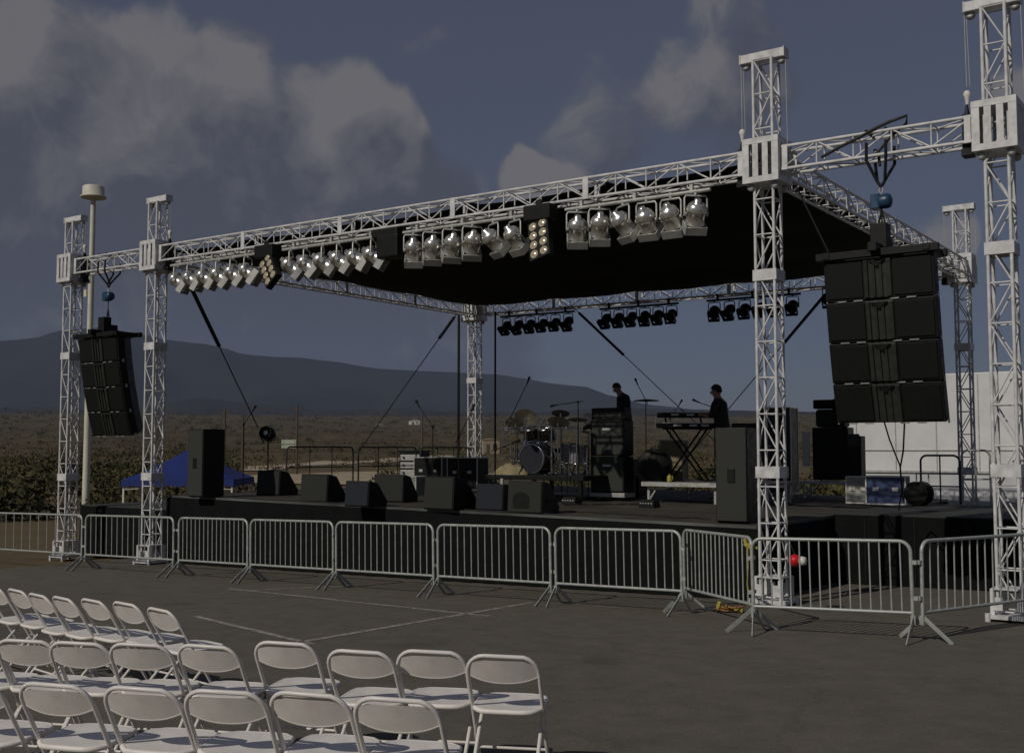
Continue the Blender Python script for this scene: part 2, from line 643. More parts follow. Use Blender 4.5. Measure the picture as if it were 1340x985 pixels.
def range_mesh(name, tab, rr, rb, zb, m, seed, rough):
    """ridge whose crest height follows the skyline, running down to the plain with ravines"""
    vs, fs = [], []
    steps = 320
    rows = 16
    for i in range(steps + 1):
        px = -2200 + 4700 * i / steps
        d = ray(px, 590)
        hd = Vector((d.x, d.y)).normalized()
        cosf = 1 / math.sqrt(1 + ((px - 670) / FPX) ** 2)
        yp = interp(tab, px)
        zc = CAM_H + (589.6 - yp) / FPX * rr * cosf
        for k in range(rows + 1):
            t = k / rows           # 0 base, .75 crest, 1 behind
            if t <= .75:
                u = t / .75
                r = rb + (rr - rb) * u
                hgt = zb + (zc - zb) * (u ** 1.25)
                nz = mnoise.fractal(Vector((hd.x * 14 + seed, hd.y * 14, u * 1.4)), 1.0, 2.1, 5)
                hgt += nz * rough * math.sin(PI * u)
            else:
                u = (t - .75) / .25
                r = rr + 500 * u
                hgt = zc - (zc - zb) * u * .8
            vs.append((hd.x * r, hd.y * r, hgt))
    for i in range(steps):
        for k in range(rows):
            a = i * (rows + 1) + k
            fs.append((a, a + rows + 1, a + rows + 2, a + 1))
    b2 = MB()
    b2.add(vs, fs, True)
    return tag(b2.build(name, m), kind='structure')


MOUNT = mat("mountain_slope", (.020, .021, .021), .95, 0, .35, .0022, 0)
HILL = mat("brush_hill", (.020, .021, .017), .95, 0, .35, .006, 0)
range_mesh("mountains", RIDGE, 6000, 4300, 70, MOUNT, 2.0, 60)
range_mesh("hills", LOW, 3300, 2600, 50, HILL, 9.0, 14)

# the air between -----------------------------------------------------------
hz = MB()
hz.box((0, 0, 440), (14600, 14600, 920))
hm = bpy.data.materials.new("haze_air")
hm.use_nodes = True
ht = hm.node_tree
ht.nodes.clear()
pv = N(ht, 'ShaderNodeVolumePrincipled', ins={'Color': (.50, .66, 1.0, 1), 'Density': 4.6e-5, 'Anisotropy': 0.0})
ho = N(ht, 'ShaderNodeOutputMaterial')
ht.links.new(pv.outputs[0], ho.inputs['Volume'])
tag(hz.build("haze", hm), kind='stuff')


# ------------------------------------------------------------------ trusses
def lattice(p0, p1, s, bay, rc, rb, ns=6, style='zig'):
    """box truss from p0 to p1: returns (chords, bracing) builders"""
    p0, p1 = Vector(p0), Vector(p1)
    d = (p1 - p0)
    L = d.length
    d.normalize()
    up = Vector((0, 0, 1)) if abs(d.z) < .9 else Vector((0, 1, 0))
    x = d.cross(up).normalized()
    z = x.cross(d)
    cor = [(-x - z) * s / 2, (x - z) * s / 2, (x + z) * s / 2, (-x + z) * s / 2]
    ch, br = MB(), MB()
    for c in cor:
        ch.tube(p0 + c, p1 + c, rc, ns + 2)
    n = max(2, round(L / bay))
    for i in range(n + 1):
        p = p0 + d * (L * i / n)
        for k in range(4):
            a, b_ = cor[k], cor[(k + 1) % 4]
            e = (b_ - a).normalized() * rc * .7
            br.tube(p + a + e, p + b_ - e, rb, ns, caps=False)
            if i < n:
                q = p0 + d * (L * (i + 1) / n)
                if (i + k // 2) % 2:
                    a, b_ = b_, a
                br.tube(p + a, q + b_, rb, ns, caps=False)
    return ch, br


TW = {'A': (-23.22, 14.935), 'B': (-20.10, 14.935), 'C': (-6.10, 14.935), 'F': (-2.98, 14.935), 'D': (-6.12, 26.35), 'E': (-20.12, 26.35)}
TOWER_H = 7.93


def BZ(x, y):
    return 6.3025 - .0063 * (x + 6.10) - .0017 * (y - 14.935)


SECT = .28
# one tower, then copies
tower = thing("truss_tower", "white lattice tower at the right front corner, yellow tape tied beside its foot", "truss tower", (*TW['C'], G(*TW['C'])), 0, "lattice towers holding up the stage roof")
ch, br = lattice((0, 0, .12), (0, 0, TOWER_H - .12), SECT, .52, .023, .0115)
mast = ch.build("mast", TRUSS, tower)
br.build("bracing", TRUSS, mast)
for z in (1.86, 4.66):
    b_ = MB()
    for s_ in (-1, 1):
        b_.box((0, s_ * (SECT / 2 + .024), z), (SECT + .075, .012, .16))
        b_.box((s_ * (SECT / 2 + .024), 0, z), (.012, SECT + .02, .16))
    b_.box((0, 0, z), (SECT + .03, SECT + .03, .016))
    b_.build("joint_band", TRUSS, tower)
b_ = MB()
b_.box((0, 0, .06), (.5, .5, .05)).box((0, 0, .4), (.40, .40, .02))
for sx in (-1, 1):
    for sy in (-1, 1):
        b_.tube((sx * .24, sy * .24, -.05), (sx * .24, sy * .24, .10), .035, 10)
        b_.bar((sx * .19, sy * .19, .05), (sx * .19, sy * .19, .4), .05, .05)
        b_.box((sx * .13, sy * .215, .22), (.12, .012, .16))
b_.build("base_frame", TRUSS, tower)
# head beam and its pulleys
b_ = MB()
b_.box((-.03, 0, TOWER_H - .06), (.66, .17, .13))
for s_ in (-1, 1):
    b_.box((-.03 + s_ * .335, 0, TOWER_H - .06), (.02, .19, .15))
b_.build("head_beam", TRUSS, tower, bevel=.008)
for s_ in (-.30, .24):
    b_ = MB()
    b_.lathe([(.02, -.03), (.06, -.03), (.045, 0), (.06, .03), (.02, .03)], 14, Matrix.Translation((s_, 0, TOWER_H - .15)) @ Matrix.Rotation(PI / 2, 4, 'X'))
    b_.build("pulley", ALU2, tower)
SLZ = BZ(*TW['C']) - G(*TW['C'])
b_ = MB()
SB, SH = .54, .64
b_.box((0, 0, SH / 2 - .04), (SB, SB, .085)).box((0, 0, -SH / 2 + .04), (SB, SB, .085))
for k in range(4):
    t = (-1 + 2 * k / 3) * (SB / 2 - .05)
    wdt = .098 if k in (0, 3) else .085
    for s_ in (-1, 1):
        b_.box((t, s_ * (SB / 2 - .01), 0), (wdt, .014, SH - .17))
        b_.box((s_ * (SB / 2 - .01), t * .88, 0), (.014, wdt * .8, SH - .17))
sleeve = b_.build("sleeve_block", TRUSS, tower, (0, 0, SLZ))
for sx in (-1, 1):
    for sy in (-1, 1):
        b_ = MB()
        b_.lathe([(.012, -.025), (.05, -.025), (.05, .025), (.012, .025)], 12, Matrix.Translation((sx * .18, sy * .17, -SH / 2 - .05)) @ Matrix.Rotation(PI / 2, 4, 'X'))
        b_.build("guide_wheel", ALU2, sleeve)
b_ = MB()   # hoist on the -x side
b_.box((-.37, -.04, .0), (.10, .16, .46), taper=(.8, .9)).box((-.365, -.04, .29), (.06, .10, .14), taper=(.35, .5)).box((-.36, -.04, -.28), (.14, .18, .10))
hoist = b_.build("hoist", BLACK, sleeve, bevel=.01)
b_ = MB()
b_.lathe([(.02, .36), (.034, .46), (.05, .5), (.03, .54), (.0, .55)], 12, Matrix.Translation((-.36, -.04, 0)))
b_.build("hook_cone", WHITEP, sleeve)
b_ = MB()
b_.path([(-.36, -.04, SLZ + .52), (-.37, -.03, TOWER_H - .15)], .006, 5)
b_.path([(-.33, .0, SLZ + .52), (-.35, .0, TOWER_H - .15)], .005, 5)
b_.path([(.33, -.05, SLZ + .2), (.31, -.03, TOWER_H - .15)], .006, 5)
b_.build("lift_chain", ALU2, tower)

LBL = {'A': "white lattice tower at the far left end, outside the left speaker array",
       'B': "white lattice tower at the left front corner, right of the left speaker array",
       'F': "nearest white lattice tower, cut by the right edge of the picture",
       'D': "white lattice tower at the rear right corner, partly behind the right speaker array",
       'E': "pale lattice tower at the rear left corner, under the far end of the roof"}
TOWERS = {'C': tower}
for k, lb in LBL.items():
    x, y = TW[k]
    c = dup(tower, (x, y, G(x, y)), PI if k in 'AB' else 0, lb)
    TOWERS[k] = c
    for ch_ in c.children:
        if ch_.name.startswith("sleeve_block"):
            ch_.location.z = BZ(x, y) - G(x, y)
            if k in 'AB':
                ch_.location.z -= .02


def beam(k0, k1, label, size=.32):
    a, b_ = Vector((*TW[k0], BZ(*TW[k0]))), Vector((*TW[k1], BZ(*TW[k1])))
    d = (b_ - a).normalized()
    a2, b2 = a + d * .275, b_ - d * .275
    t = thing("truss_beam", label, "truss beam", a2, 0, "lattice beams of the stage roof")
    ch, br = lattice((0, 0, 0), b2 - a2, size, .54, .024, .012)
    c = ch.build("chords", TRUSS, t)
    br.build("bracing", TRUSS, t)
    L = (b2 - a2).length
    n = max(1, round(L / 2.85))
    x = d.cross(Vector((0, 0, 1))).normalized()
    for i in range(n + 1):
        q = d * min(max(L * i / n, .06), L - .06)
        pm = MB()
        for s_ in (-1, 1):
            pm.bar(q + x * s_ * (size / 2 + .022) - Vector((0, 0, size / 2 + .02)), q + x * s_ * (size / 2 + .022) + Vector((0, 0, size / 2 + .02)), .10 if 0 < i < n else .08, .012, up=x)
        pm.build("joint_plate", TRUSS, t)
    return t


beam('B', 'C', "long front lattice beam above the stage mouth, carrying the silver lamps")
beam('A', 'B', "short lattice beam between the two left towers, holding the left speaker array")
beam('C', 'F', "short lattice beam between the two right front towers, holding the right speaker array")
beam('B', 'E', "left side lattice beam of the roof, running to the rear left tower")
beam('E', 'D', "rear lattice beam of the roof, with black lamps hung beneath it")
beam('C', 'D', "right side lattice beam of the roof, running back behind the right speaker array")

# roof canopy, black sheet with a slight sag between purlins
can = thing("roof_canopy", "black fabric roof stretched between the roof beams over the stage", "canopy", (-13.1, 20.6, BZ(-13.1, 20.6) + .12))
NX, NY = 48, 36
vs, fs = [], []
x0, x1, y0, y1 = -19.9, -6.3, 15.15, 26.15
for i in range(NX + 1):
    for j in range(NY + 1):
        x = x0 + (x1 - x0) * i / NX
        y = y0 + (y1 - y0) * j / NY
        sag = -.05 * abs(math.sin(PI * 5 * i / NX)) - .04 * abs(math.sin(PI * 4 * j / NY)) - .01 * mnoise.noise(Vector((x * 2, y * 2, 0)))
        vs.append((x + 13.1, y - 20.6, BZ(x, y) - BZ(-13.1, 20.6) + sag))
for i in range(NX):
    for j in range(NY):
        a = i * (NY + 1) + j
        fs.append((a, a + NY + 1, a + NY + 2, a + 1))
b_ = MB()
b_.add(vs, fs, True)
sh = b_.build("roof_sheet", BLACKCLOTH, can)
so = sh.modifiers.new("thick", 'SOLIDIFY')
so.thickness = .006
b_ = MB()
for i in range(1, 5):
    x = x0 + (x1 - x0) * i / 5 + 13.1
    b_.tube((x, y0 - 20.6, .05), (x, y1 - 20.6, .03), .03, 8)
b_.build("purlins", BLACK, can)

# ------------------------------------------------------------------ front lamps
# a silver can: origin at the clamp, hanging down; can points along local -z before its tilt
def make_par(name, label, group, body_m, yoke_m, frame_m, tilt, turn):
    t = thing(name, label, "stage light", (0, 0, 0), 0, group)
    t.scale = (1.14, 1.14, 1.14) if body_m is ALU else (1, 1, 1)
    y_ = MB()
    y_.tube((0, 0, .03), (0, 0, -.05), .022, 8)
    y_.path([(-.15, 0, -.30), (-.15, 0, -.09), (-.13, 0, -.055), (.13, 0, -.055), (.15, 0, -.09), (.15, 0, -.30)], .014, 6)
    for s_ in (-1, 1):
        y_.tube((s_ * .16, 0, -.30), (s_ * .125, 0, -.30), .03, 8)
    yk = y_.build("yoke", yoke_m, t)
    yk.rotation_euler = (0, 0, turn)
    m = Matrix.Translation((0, 0, -.30)) @ Matrix.Rotation(turn, 4, 'Z') @ Matrix.Rotation(tilt, 4, 'X')
    c = MB()
    c.lathe([(0, .215), (.045, .21), (.05, .165), (.085, .155), (.115, .125), (.136, .075), (.136, .05), (.122, .04), (.122, -.11), (.134, -.12), (.134, -.145), (.118, -.145), (.11, -.06), (0, -.04)], 18, m)
    c.build("can", body_m, t)
    f = MB()
    for s_ in (-1, 1):
        f.box(m @ Vector((s_ * .135, 0, -.185)), (.016, .29, .11), m.to_3x3())
        f.box(m @ Vector((0, s_ * .135, -.185)), (.26, .016, .11), m.to_3x3())
    f.build("gel_frame", frame_m, t)
    return t


def copy_par(src, loc, rz, label):
    return dup(src, loc, rz, label)


def lamp_bar(px0, px1, pyref, label, m, y, drop):
    p, q = on_y(px0, pyref, y), on_y(px1, pyref, y)
    z0, z1 = BZ(p.x, y) - drop, BZ(q.x, y) - drop
    a, b_ = Vector((p.x, y, z0)), Vector((q.x, y, z1))
    t = thing("lamp_bar", label, "lamp bar", a)
    mm = MB()
    mm.tube((0, 0, 0), b_ - a, .03, 10)
    pipe = mm.build("pipe", m, t)
    L = b_ - a
    for u in (.12, .5, .88):
        c = MB()
        c.box(L * u + Vector((0, 0, (drop - .16) / 2)), (.05, .05, drop - .12))
        c.build("clamp", m, t)
    return a, b_


FY = 14.80
bars = [("left end", 224, 336, 345), ("second from left", 370, 502, 335), ("second from right", 528, 690, 300), ("right end", 740, 930, 270)]
tilts = {0: [(R(58), R(-62))] * 6, 1: [(R(54), R(-60))] * 6,
         2: [(R(38), R(44)), (R(38), R(42)), (R(42), R(50)), (R(42), R(48)), (R(50), R(-18)), (R(50), R(-15))],
         3: [(R(36), R(36)), (R(38), R(34)), (R(48), R(-22)), (R(42), R(-2)), (R(44), R(0)), (R(36), R(34))]}
where = {0: "on the left end bar", 1: "right of the slanted lamp panel", 2: "left of the upright lamp panel", 3: "nearest the right front tower"}
for bi, (nm, p0, p1, pr) in enumerate(bars):
    a, b_ = lamp_bar(p0, p1, pr, "silver lamp bar under the front beam, at the %s of the row" % nm if 'end' in nm else "silver lamp bar under the front beam, %s in the row" % nm, ALU2, FY, .30)
    for i in range(6):
        u = (i + .42) / 6 * .98 + .02
        p = a.lerp(b_, u)
        tl, tn = tilts[bi][i]
        # tilt is about local x, turn then swings the beam round: turn 90 aims towards +x
        tl += R(rnd.uniform(-5, 5))
        tn += R(rnd.uniform(-8, 8))
        pos = ['leftmost', 'second from left', 'third from left', 'third from right', 'second from right', 'rightmost'][i]
        make_par("par_lamp", "silver can lamp, %s of six %s" % (pos, where[bi]), "silver can lamps under the front beam", ALU, ALU2, ALU2, tl, tn).location = p

# rear bars of black lamps, lenses towards the audience
RY = 26.1
rbars = [("left", 655, 752, 420, "by the left tower"), ("middle", 785, 888, 412, "at the middle"), ("right", 925, 1048, 402, "behind the front tower")]
for bi, (nm, p0, p1, pr, wh) in enumerate(rbars):
    a, b_ = lamp_bar(p0, p1, pr, "dark pipe under the rear beam, %s of the three rear lamp bars" % nm, BLACK, RY, .30)
    for i in range(6):
        p = a.lerp(b_, (i + .5) / 6)
        pos = ['leftmost', 'second from left', 'third from left', 'third from right', 'second from right', 'rightmost'][i]
        make_par("par_lamp", "black can lamp, %s of six on the rear bar %s" % (pos, wh), "black can lamps under the rear beam", BLACK, BLACK, BLACK, R(-48 + rnd.uniform(-8, 8)), R(rnd.uniform(-15, 15))).location = p
p = on_y(1085, 398, 25.9)
make_par("par_lamp", "single black can lamp hanging by itself left of the right speaker array", "black can lamps under the rear beam", BLACK, BLACK, BLACK, R(-50), R(10)).location = (p.x, p.y, BZ(p.x, 26) - .19)
tagc = [o for o in COL.objects if o.get('label', '').startswith("single black")][0]


# eight-lamp panels
def blinder(px, py, py2, label, roll, scale=1.0):
    p = on_y(px, py, FY - .06)
    t = thing("blinder_light", label, "stage light", (p.x, p.y, BZ(p.x, p.y) - .2), 0, "eight-lamp panels under the front beam")
    b_ = MB()
    b_.box((0, .05, -.10), (.52, .26, .26))
    b_.box((0, .05, .06), (.12, .12, .12))
    b_.build("bracket", BLACK, t, bevel=.02)
    m = Matrix.Translation((0, .02, -.24)) @ Matrix.Rotation(roll, 4, 'Y') @ Matrix.Rotation(R(-16), 4, 'X')
    b_ = MB()
    b_.box(m @ Vector((0, 0, -.36)), (.40, .13, .72), m.to_3x3())
    hs = b_.build("housing", BLACK, t, bevel=.012)
    for i in range(4):
        for j in (-1, 1):
            l = MB()
            mm = m @ Matrix.Translation((j * .095, -.066, -.10 - i * .172)) @ Matrix.Rotation(PI / 2, 4, 'X')
            l.lathe([(.0, .022), (.04, .018), (.062, .004), (.07, .012), (.074, .0)], 14, mm)
            l.build("lamp", LENS, t)
    return t


blinder(348, 328, 388, "black panel of eight lamps hung slanting at the left of the front beam", R(-40))
blinder(705, 275, 350, "black panel of eight lamps under the middle of the front beam", R(-15))
# dark fixture between the second and third lamp bar
p = on_y(511, 320, FY)
t = thing("black_fixture", "black boxy fixture under the front beam between two bars of silver lamps", "stage light", (p.x, FY, BZ(p.x, FY) - .2))
b_ = MB()
b_.box((0, .05, -.32), (.5, .32, .42)).box((-.1, .05, -.06), (.62, .24, .16))
b_.build("housing", BLACK, t, bevel=.03)
b_ = MB()
for s_ in (-1, 1):
    b_.box((s_ * .29, .05, -.2), (.03, .06, .42))
b_.box((0, .05, .02), (.6, .06, .03)).box((0, .05, .06), (.1, .1, .1))
b_.build("yoke", BLACK, t, bevel=.006)

# ------------------------------------------------------------------ flown speaker arrays
def make_array(label, loc, nm):
    t = thing("speaker_array", label, "loudspeaker", loc, 0, "flown speaker arrays")
    Wd, Hb = 1.46, .548
    # rigging frame at the top
    f = MB()
    f.box((0, -.30, -.07), (1.62, .09, .10)).box((0, .34, -.05), (1.5, .09, .10))
    for s_ in (-1, 1):
        f.box((s_ * .66, .02, -.06), (.09, .75, .09))
    f.box((0, .08, -.01), (.12, 1.1, .12))
    fr = f.build("rigging_frame", BLACK, t, bevel=.008)
    s2 = MB()
    s2.box((0, -.08, .18), (.22, .20, .34)).box((.0, .12, .10), (.16, .18, .18))
    s2.build("lifting_bracket", BLACK, t, bevel=.01)
    # cabinets hang one below the other, each splayed a little more
    top = Vector((0, -.26, -.13))
    ang = R(5)
    for i in range(4):
        ang += R((2.2, 2.4, 2.8, 3.4)[i])
        rot = Matrix.Rotation(ang, 4, 'X')       # lower edge swings back, front looks down
        m = Matrix.Translation(top) @ Matrix.Rotation(-ang, 4, 'X').inverted()
        c = MB()
        w0, w1, dp = Wd / 2, Wd / 2 - .30, .56
        poly = [(-w0, 0), (w0, 0), (w0, .18), (w1, dp), (-w1, dp), (-w0, .18)]
        vs = [m @ Vector((x, y, 0)) for x, y in poly] + [m @ Vector((x, y, -Hb)) for x, y in poly]
        n = 6
        c.add(vs, [tuple(range(n)), tuple(range(2 * n - 1, n - 1, -1))] + [((k + 1) % n, k, n + k, n + (k + 1) % n) for k in range(n)])
        cab = c.build("cabinet", BLACK, t, bevel=.012)
        for s_ in (-1, 1):
            g = MB()
            g.box(m @ Vector((s_ * .45, -.008, -Hb / 2)), (.49, .02, Hb - .07), m.to_3x3())
            g.build("grille", GRILLE, cab, bevel=.006)
        h = MB()
        # flared horn column: backing plate with three upright ribs
        m3 = m.to_3x3()
        h.box(m @ Vector((0, -.010, -Hb / 2)), (.37, .018, Hb - .03), m3)
        for x, w_ in ((-.15, .055), (-.045, .035), (.045, .035), (.15, .055)):
            h.box(m @ Vector((x, -.030, -Hb / 2)), (w_, .030, Hb - .05), m3 @ Matrix.Rotation(R(-14 if x < 0 else 14), 3, 'Z'))
        h.build("horn", HORN, cab, bevel=.006)
        d = MB()
        d.prism([(-.11, -.03), (0, -.12), (.11, -.03)], -.056, -.018, m)
        d.build("horn_mouth", BLACK, cab)
        lk = MB()
        for s_ in (-1, 1):
            lk.box(m @ Vector((s_ * (w0 + .006), .1, -Hb)), (.014, .05, .07), m.to_3x3())
        for s_ in (-.5, -.28, .2, .42):
            lk.box(m @ Vector((s_, -.006, -Hb - .006)), (.12, .012, .014), m.to_3x3())
        lk.build("rigging_pins", ALU2, cab)
        top = m @ Vector((0, 0, -Hb - .014))
    return t


pR = on_y(1155, 330, 14.95)
arrR = make_array("big black four-box speaker array hanging right of the right front tower", (pR.x, 14.95, pR.z + .02), 'r')
pL = on_y(139, 436, 14.95)
arrL = copy_tree(arrR)
arrL.location = (pL.x + .05, 14.95, pL.z + .0)
arrL['label'] = "black four-box speaker array hanging between the two left towers"


def hoist_motor(arr, label, side):
    x, y, z = arr.location
    zb = BZ(x, y) - .2
    t = thing("chain_hoist", label, "chain hoist", (x, y, zb), 0, "chain hoists above the speaker arrays")
    b_ = MB()
    for s_ in (-1, 1):
        b_.path([(s_ * .13, -.19, .385 - .19 + .03), (s_ * .13, -.20, -.02), (s_ * .05, 0, -.28), (0, 0, -.36)], .022, 8)
        b_.path([(s_ * .13, .19, .225), (s_ * .13, .20, -.02), (s_ * .05, 0, -.28), (0, 0, -.36)], .022, 8)
        b_.path([(s_ * .13, -.19, .385), (s_ * .13, .19, .385)], .022, 8)
    b_.build("sling", STRAP, t)
    b_ = MB()
    b_.path([(0, 0, -.34), (.03, 0, -.40), (0, 0, -.47), (-.03, 0, -.40), (0, 0, -.34)], .012, 6)
    b_.build("shackle", ALU2, t)
    zm = -.56
    b_ = MB()
    b_.lathe([(0, -.10), (.06, -.10), (.10, -.07), (.105, .03), (.09, .07), (.04, .09), (0, .09)], 16, Matrix.Translation((.05, 0, zm)) @ Matrix.Rotation(PI / 2, 4, 'Y'))
    b_.box((-.07, 0, zm), (.12, .16, .20))
    bd = b_.build("motor_body", BLUEM, t, bevel=.01)
    b_ = MB()
    zt = (z + .34) - zb
    b_.path([(0, 0, -.45), (0, 0, zm + .08)], .01, 6)
    b_.path([(0, 0, zm - .08), (0, .0, zt)], .01, 6)
    b_.path([(0, 0, zt + .22), (-.05, .0, zt - .0)], .012, 6)
    b_.path([(0, 0, zt + .22), (.05, .0, zt - .0)], .012, 6)
    b_.build("chain", BLACK, t)
    return t


hoist_motor(arrR, "blue chain hoist under the right short beam, lifting the nearer speaker array", 'r')
hoist_motor(arrL, "dark blue chain hoist under the left short beam, lifting the farther speaker array", 'l')


def hang_line(name, label, cat, pts, r, m, group=None):
    b_ = MB()
    p0 = Vector(pts[0])
    b_.path([Vector(p) - p0 for p in pts], r, 6)
    o = b_.build(name, m, None, p0)
    return tag(o, label, cat, group)


# cables tied along the right short beam
p = Vector((pR.x, 14.75, BZ(pR.x, 14.75)))
hang_line("power_cable", "black cable looped along the beam above the right speaker array", "cable",
          [p + Vector(q) for q in ((-.75, 0, -.08), (-.5, 0, .02), (-.2, 0, .12), (.0, 0, .2), (.2, .0, .26), (.42, 0, .3), (.38, .1, .22), (.2, .1, .1), (0, .1, -.1), (.02, .1, -.3))], .022, CABLE)
b0 = on_y(1158, 552, 15.35)
b1 = on_y(1178, 610, 15.9)
hang_line("speaker_cable", "thin dark cables dangling below the right speaker array to the wing platform", "cable",
          [on_y(1155, 545, 15.3), on_y(1164, 575, 15.5), b1, on_y(1180, 640, 17.4), on_y(1176, 668, 17.6)], .012, CABLE)
hang_line("speaker_cable", "dark cable from the back of the right speaker array, slanting to the platform rail", "cable",
          [on_y(1184, 545, 15.45), on_y(1182, 590, 15.7), on_y(1178, 612, 15.9), on_y(1182, 655, 17.5)], .012, CABLE)


# ------------------------------------------------------------------ roof straps and poles
def strap(label, pts, w=.035, pad=None):
    t = thing("guy_strap", label, "strap", pts[0], 0, "black bracing straps of the roof")
    b_ = MB()
    p0, p1 = Vector(pts[0]), Vector(pts[1])
    b_.bar((0, 0, 0), p1 - p0, w * .55, w * .3)
    b_.build("webbing", STRAP, t)
    if pad:
        d = (p1 - p0)
        c = MB()
        c.bar(d * .03, d * pad, w * 1.5, w * 1.1)
        c.build("ratchet", STRAP, t)
    return t


strap("black strap slanting down from the left end of the roof to the stage's left side", (on_x(248, 372, -20.0), on_x(338, 560, -20.0)), .05, .42)
strap("thin black strap running from the rear left tower down to the front left", (on_x(598, 410, -20.0), on_x(470, 590, -20.0)), .05, .2)
strap("black strap slanting down right from the left part of the rear beam", (on_y(752, 404, 26.3), on_y(960, 600, 26.3)), .05, .33)
strap("black strap slanting down left from the rear beam beside the right speaker array", (on_y(1086, 378, 26.3), on_y(895, 604, 26.3)), .05, .3)
strap("thin strap from the right front tower to the corner of the right speaker array", (on_y(1043, 246, 15.2), on_y(1084, 330, 14.7)), .04)
for px, y0_, y1_, lb in ((600, 408, 600, "black upright pipe just left of the rear left tower"), (648, 416, 585, "black upright pipe just right of the rear left tower")):
    p = on_y(px, 560, 25.95)
    t = thing("support_pole", lb, "pole", (p.x, p.y, DZ(p.x)), 0, "black pipes by the rear left tower")
    b_ = MB()
    zt = BZ(p.x, p.y) - .15 - DZ(p.x)
    b_.tube((0, 0, .02), (0, 0, zt), .04 if px == 600 else .03, 10)
    b_.build("pipe", BLACK, t)
    b_ = MB()
    b_.lathe([(.0, .0), (.22, .0), (.22, .02), (.06, .035), (.05, .1), (0, .1)], 16)
    b_.build("foot", BLACK, t)

# ------------------------------------------------------------------ stage
SX0, SX1, SY0, SY1 = -20.0, -6.5, 15.27, 26.0
stage = thing("stage_platform", "wide raised stage with brownish deck and black skirt under the roof", "stage", (-13.2, SY0, G(-13.2, SY0)))


def local(t, v):
    return Vector(v) - Vector(t.location)


def slab(t, x0, x1, y0, y1, zf, th, name, m):
    b_ = MB()
    nx, ny = 12, 8
    c = [(x0, y0), (x1, y0), (x1, y1), (x0, y1)]
    vs = [local(t, (x, y, zf(x))) for x, y in c] + [local(t, (x, y, zf(x) - th)) for x, y in c]
    b_.add(vs, [(0, 1, 2, 3), (7, 6, 5, 4), (0, 4, 5, 1), (1, 5, 6, 2), (2, 6, 7, 3), (3, 7, 4, 0)])
    return b_.build(name, m, t)


def pleated(t, a, b_, zt, zb, name, m, amp=.025, step=.06):
    a, b2 = Vector(a), Vector(b_)
    d = b2 - a
    L = d.length
    d.normalize()
    nrm = Vector((d.y, -d.x))
    n = int(L / step)
    vs, fs = [], []
    rows = 5
    for i in range(n + 1):
        p = a + d * (L * i / n)
        ph = i * step * 14 + 2 * mnoise.noise(Vector((i * .13, a.x, 1)))
        for k in range(rows + 1):
            u = k / rows
            off = amp * math.sin(ph) * (.25 + .75 * u) + .02 * u * mnoise.noise(Vector((i * .05, u, a.y)))
            q = p + nrm * (off + .015)
            z = zt(q.x) * (1 - u) + zb(q.x, q.y) * u
            vs.append(local(t, (q.x, q.y, z)))
    for i in range(n):
        for k in range(rows):
            q = i * (rows + 1) + k
            fs.append((q, q + 1, q + rows + 2, q + rows + 1))
    mm = MB()
    mm.add(vs, fs, True)
    return mm.build(name, m, t)


slab(stage, SX0, SX1, SY0, SY1, DZ, .10, "deck", DECK)
b_ = MB()
b_.bar(local(stage, (SX0, SY0 - .012, DZ(SX0) - .02)), local(stage, (SX1, SY0 - .012, DZ(SX1) - .02)), .02, .045)
b_.bar(local(stage, (SX1 + .012, SY0 - .02, DZ(SX1) - .02)), local(stage, (SX1 + .012, SY1, DZ(SX1) - .02)), .02, .045)
b_.build("edge_trim", TRIM, stage)
pleated(stage, (SX0, SY0 - .03), (SX1 + .03, SY0 - .03), lambda x: DZ(x) - .05, lambda x, y: G(x, y) + .01, "front_skirt", SKIRT)
pleated(stage, (SX1 + .03, SY0 - .03), (SX1 + .03, SY1), lambda x: DZ(x) - .05, lambda x, y: G(x, y) + .01, "side_skirt", SKIRT)
pleated(stage, (SX0 - .0, SY1), (SX0 - .0, SY0 - .03), lambda x: DZ(x) - .05, lambda x, y: G(x, y) + .01, "side_skirt", SKIRT)
# plank joints on the deck: thin dark strips where sheets meet
b_ = MB()
for i in range(1, 6):
    x = SX0 + (SX1 - SX0) * i / 6
    b_.bar(local(stage, (x, SY0 + .05, DZ(x) + .0005)), local(stage, (x, SY1 - .05, DZ(x) + .0005)), .012, .003)
for j in range(1, 9):
    y = SY0 + (SY1 - SY0) * j / 9
    b_.bar(local(stage, (SX0 + .05, y, DZ(SX0) + .002)), local(stage, (SX1 - .05, y, DZ(SX1) + .002)), .012, .003)
b_.build("deck_joints", BLACK, stage)


def wing(label, x0, x1, y0, y1, z, seams):
    t = thing("wing_platform", label, "platform", ((x0 + x1) / 2, y0, G((x0 + x1) / 2, y0)), 0, "black side platforms beside the stage")
    slab(t, x0, x1, y0, y1, lambda x: z, .1, "deck", mat("wing_deck", (.04, .042, .04), .8, 0, .3, 2))
    zt = lambda x: z - .02
    zb = lambda x, y: G(x, y) + .01
    pleated(t, (x0, y0 - .02), (x1, y0 - .02), zt, zb, "front_skirt", SKIRT, .006, .08)
    pleated(t, (x0, y1), (x0, y0 - .02), zt, zb, "side_skirt", SKIRT, .006, .08)
    pleated(t, (x1, y0 - .02), (x1, y1), zt, zb, "side_skirt", SKIRT, .006, .08)
    for s_ in seams:
        b_ = MB()
        b_.box(local(t, (s_, y0 - .045, (z + G(s_, y0)) / 2)), (.02, .012, z - G(s_, y0) - .1))
        b_.build("seam_strap", BLACK, t)
    return t


wing("black-skirted platform right of the stage, below the right speaker array", -6.40, -1.9, 18.4, 22.6, 1.115, (-5.9, -5.1, -4.3, -3.5))
wing("low black-skirted platform left of the stage, below the left speaker array", -23.9, -20.1, 15.75, 19.0, .86, (-23.0, -22.0, -21.0))


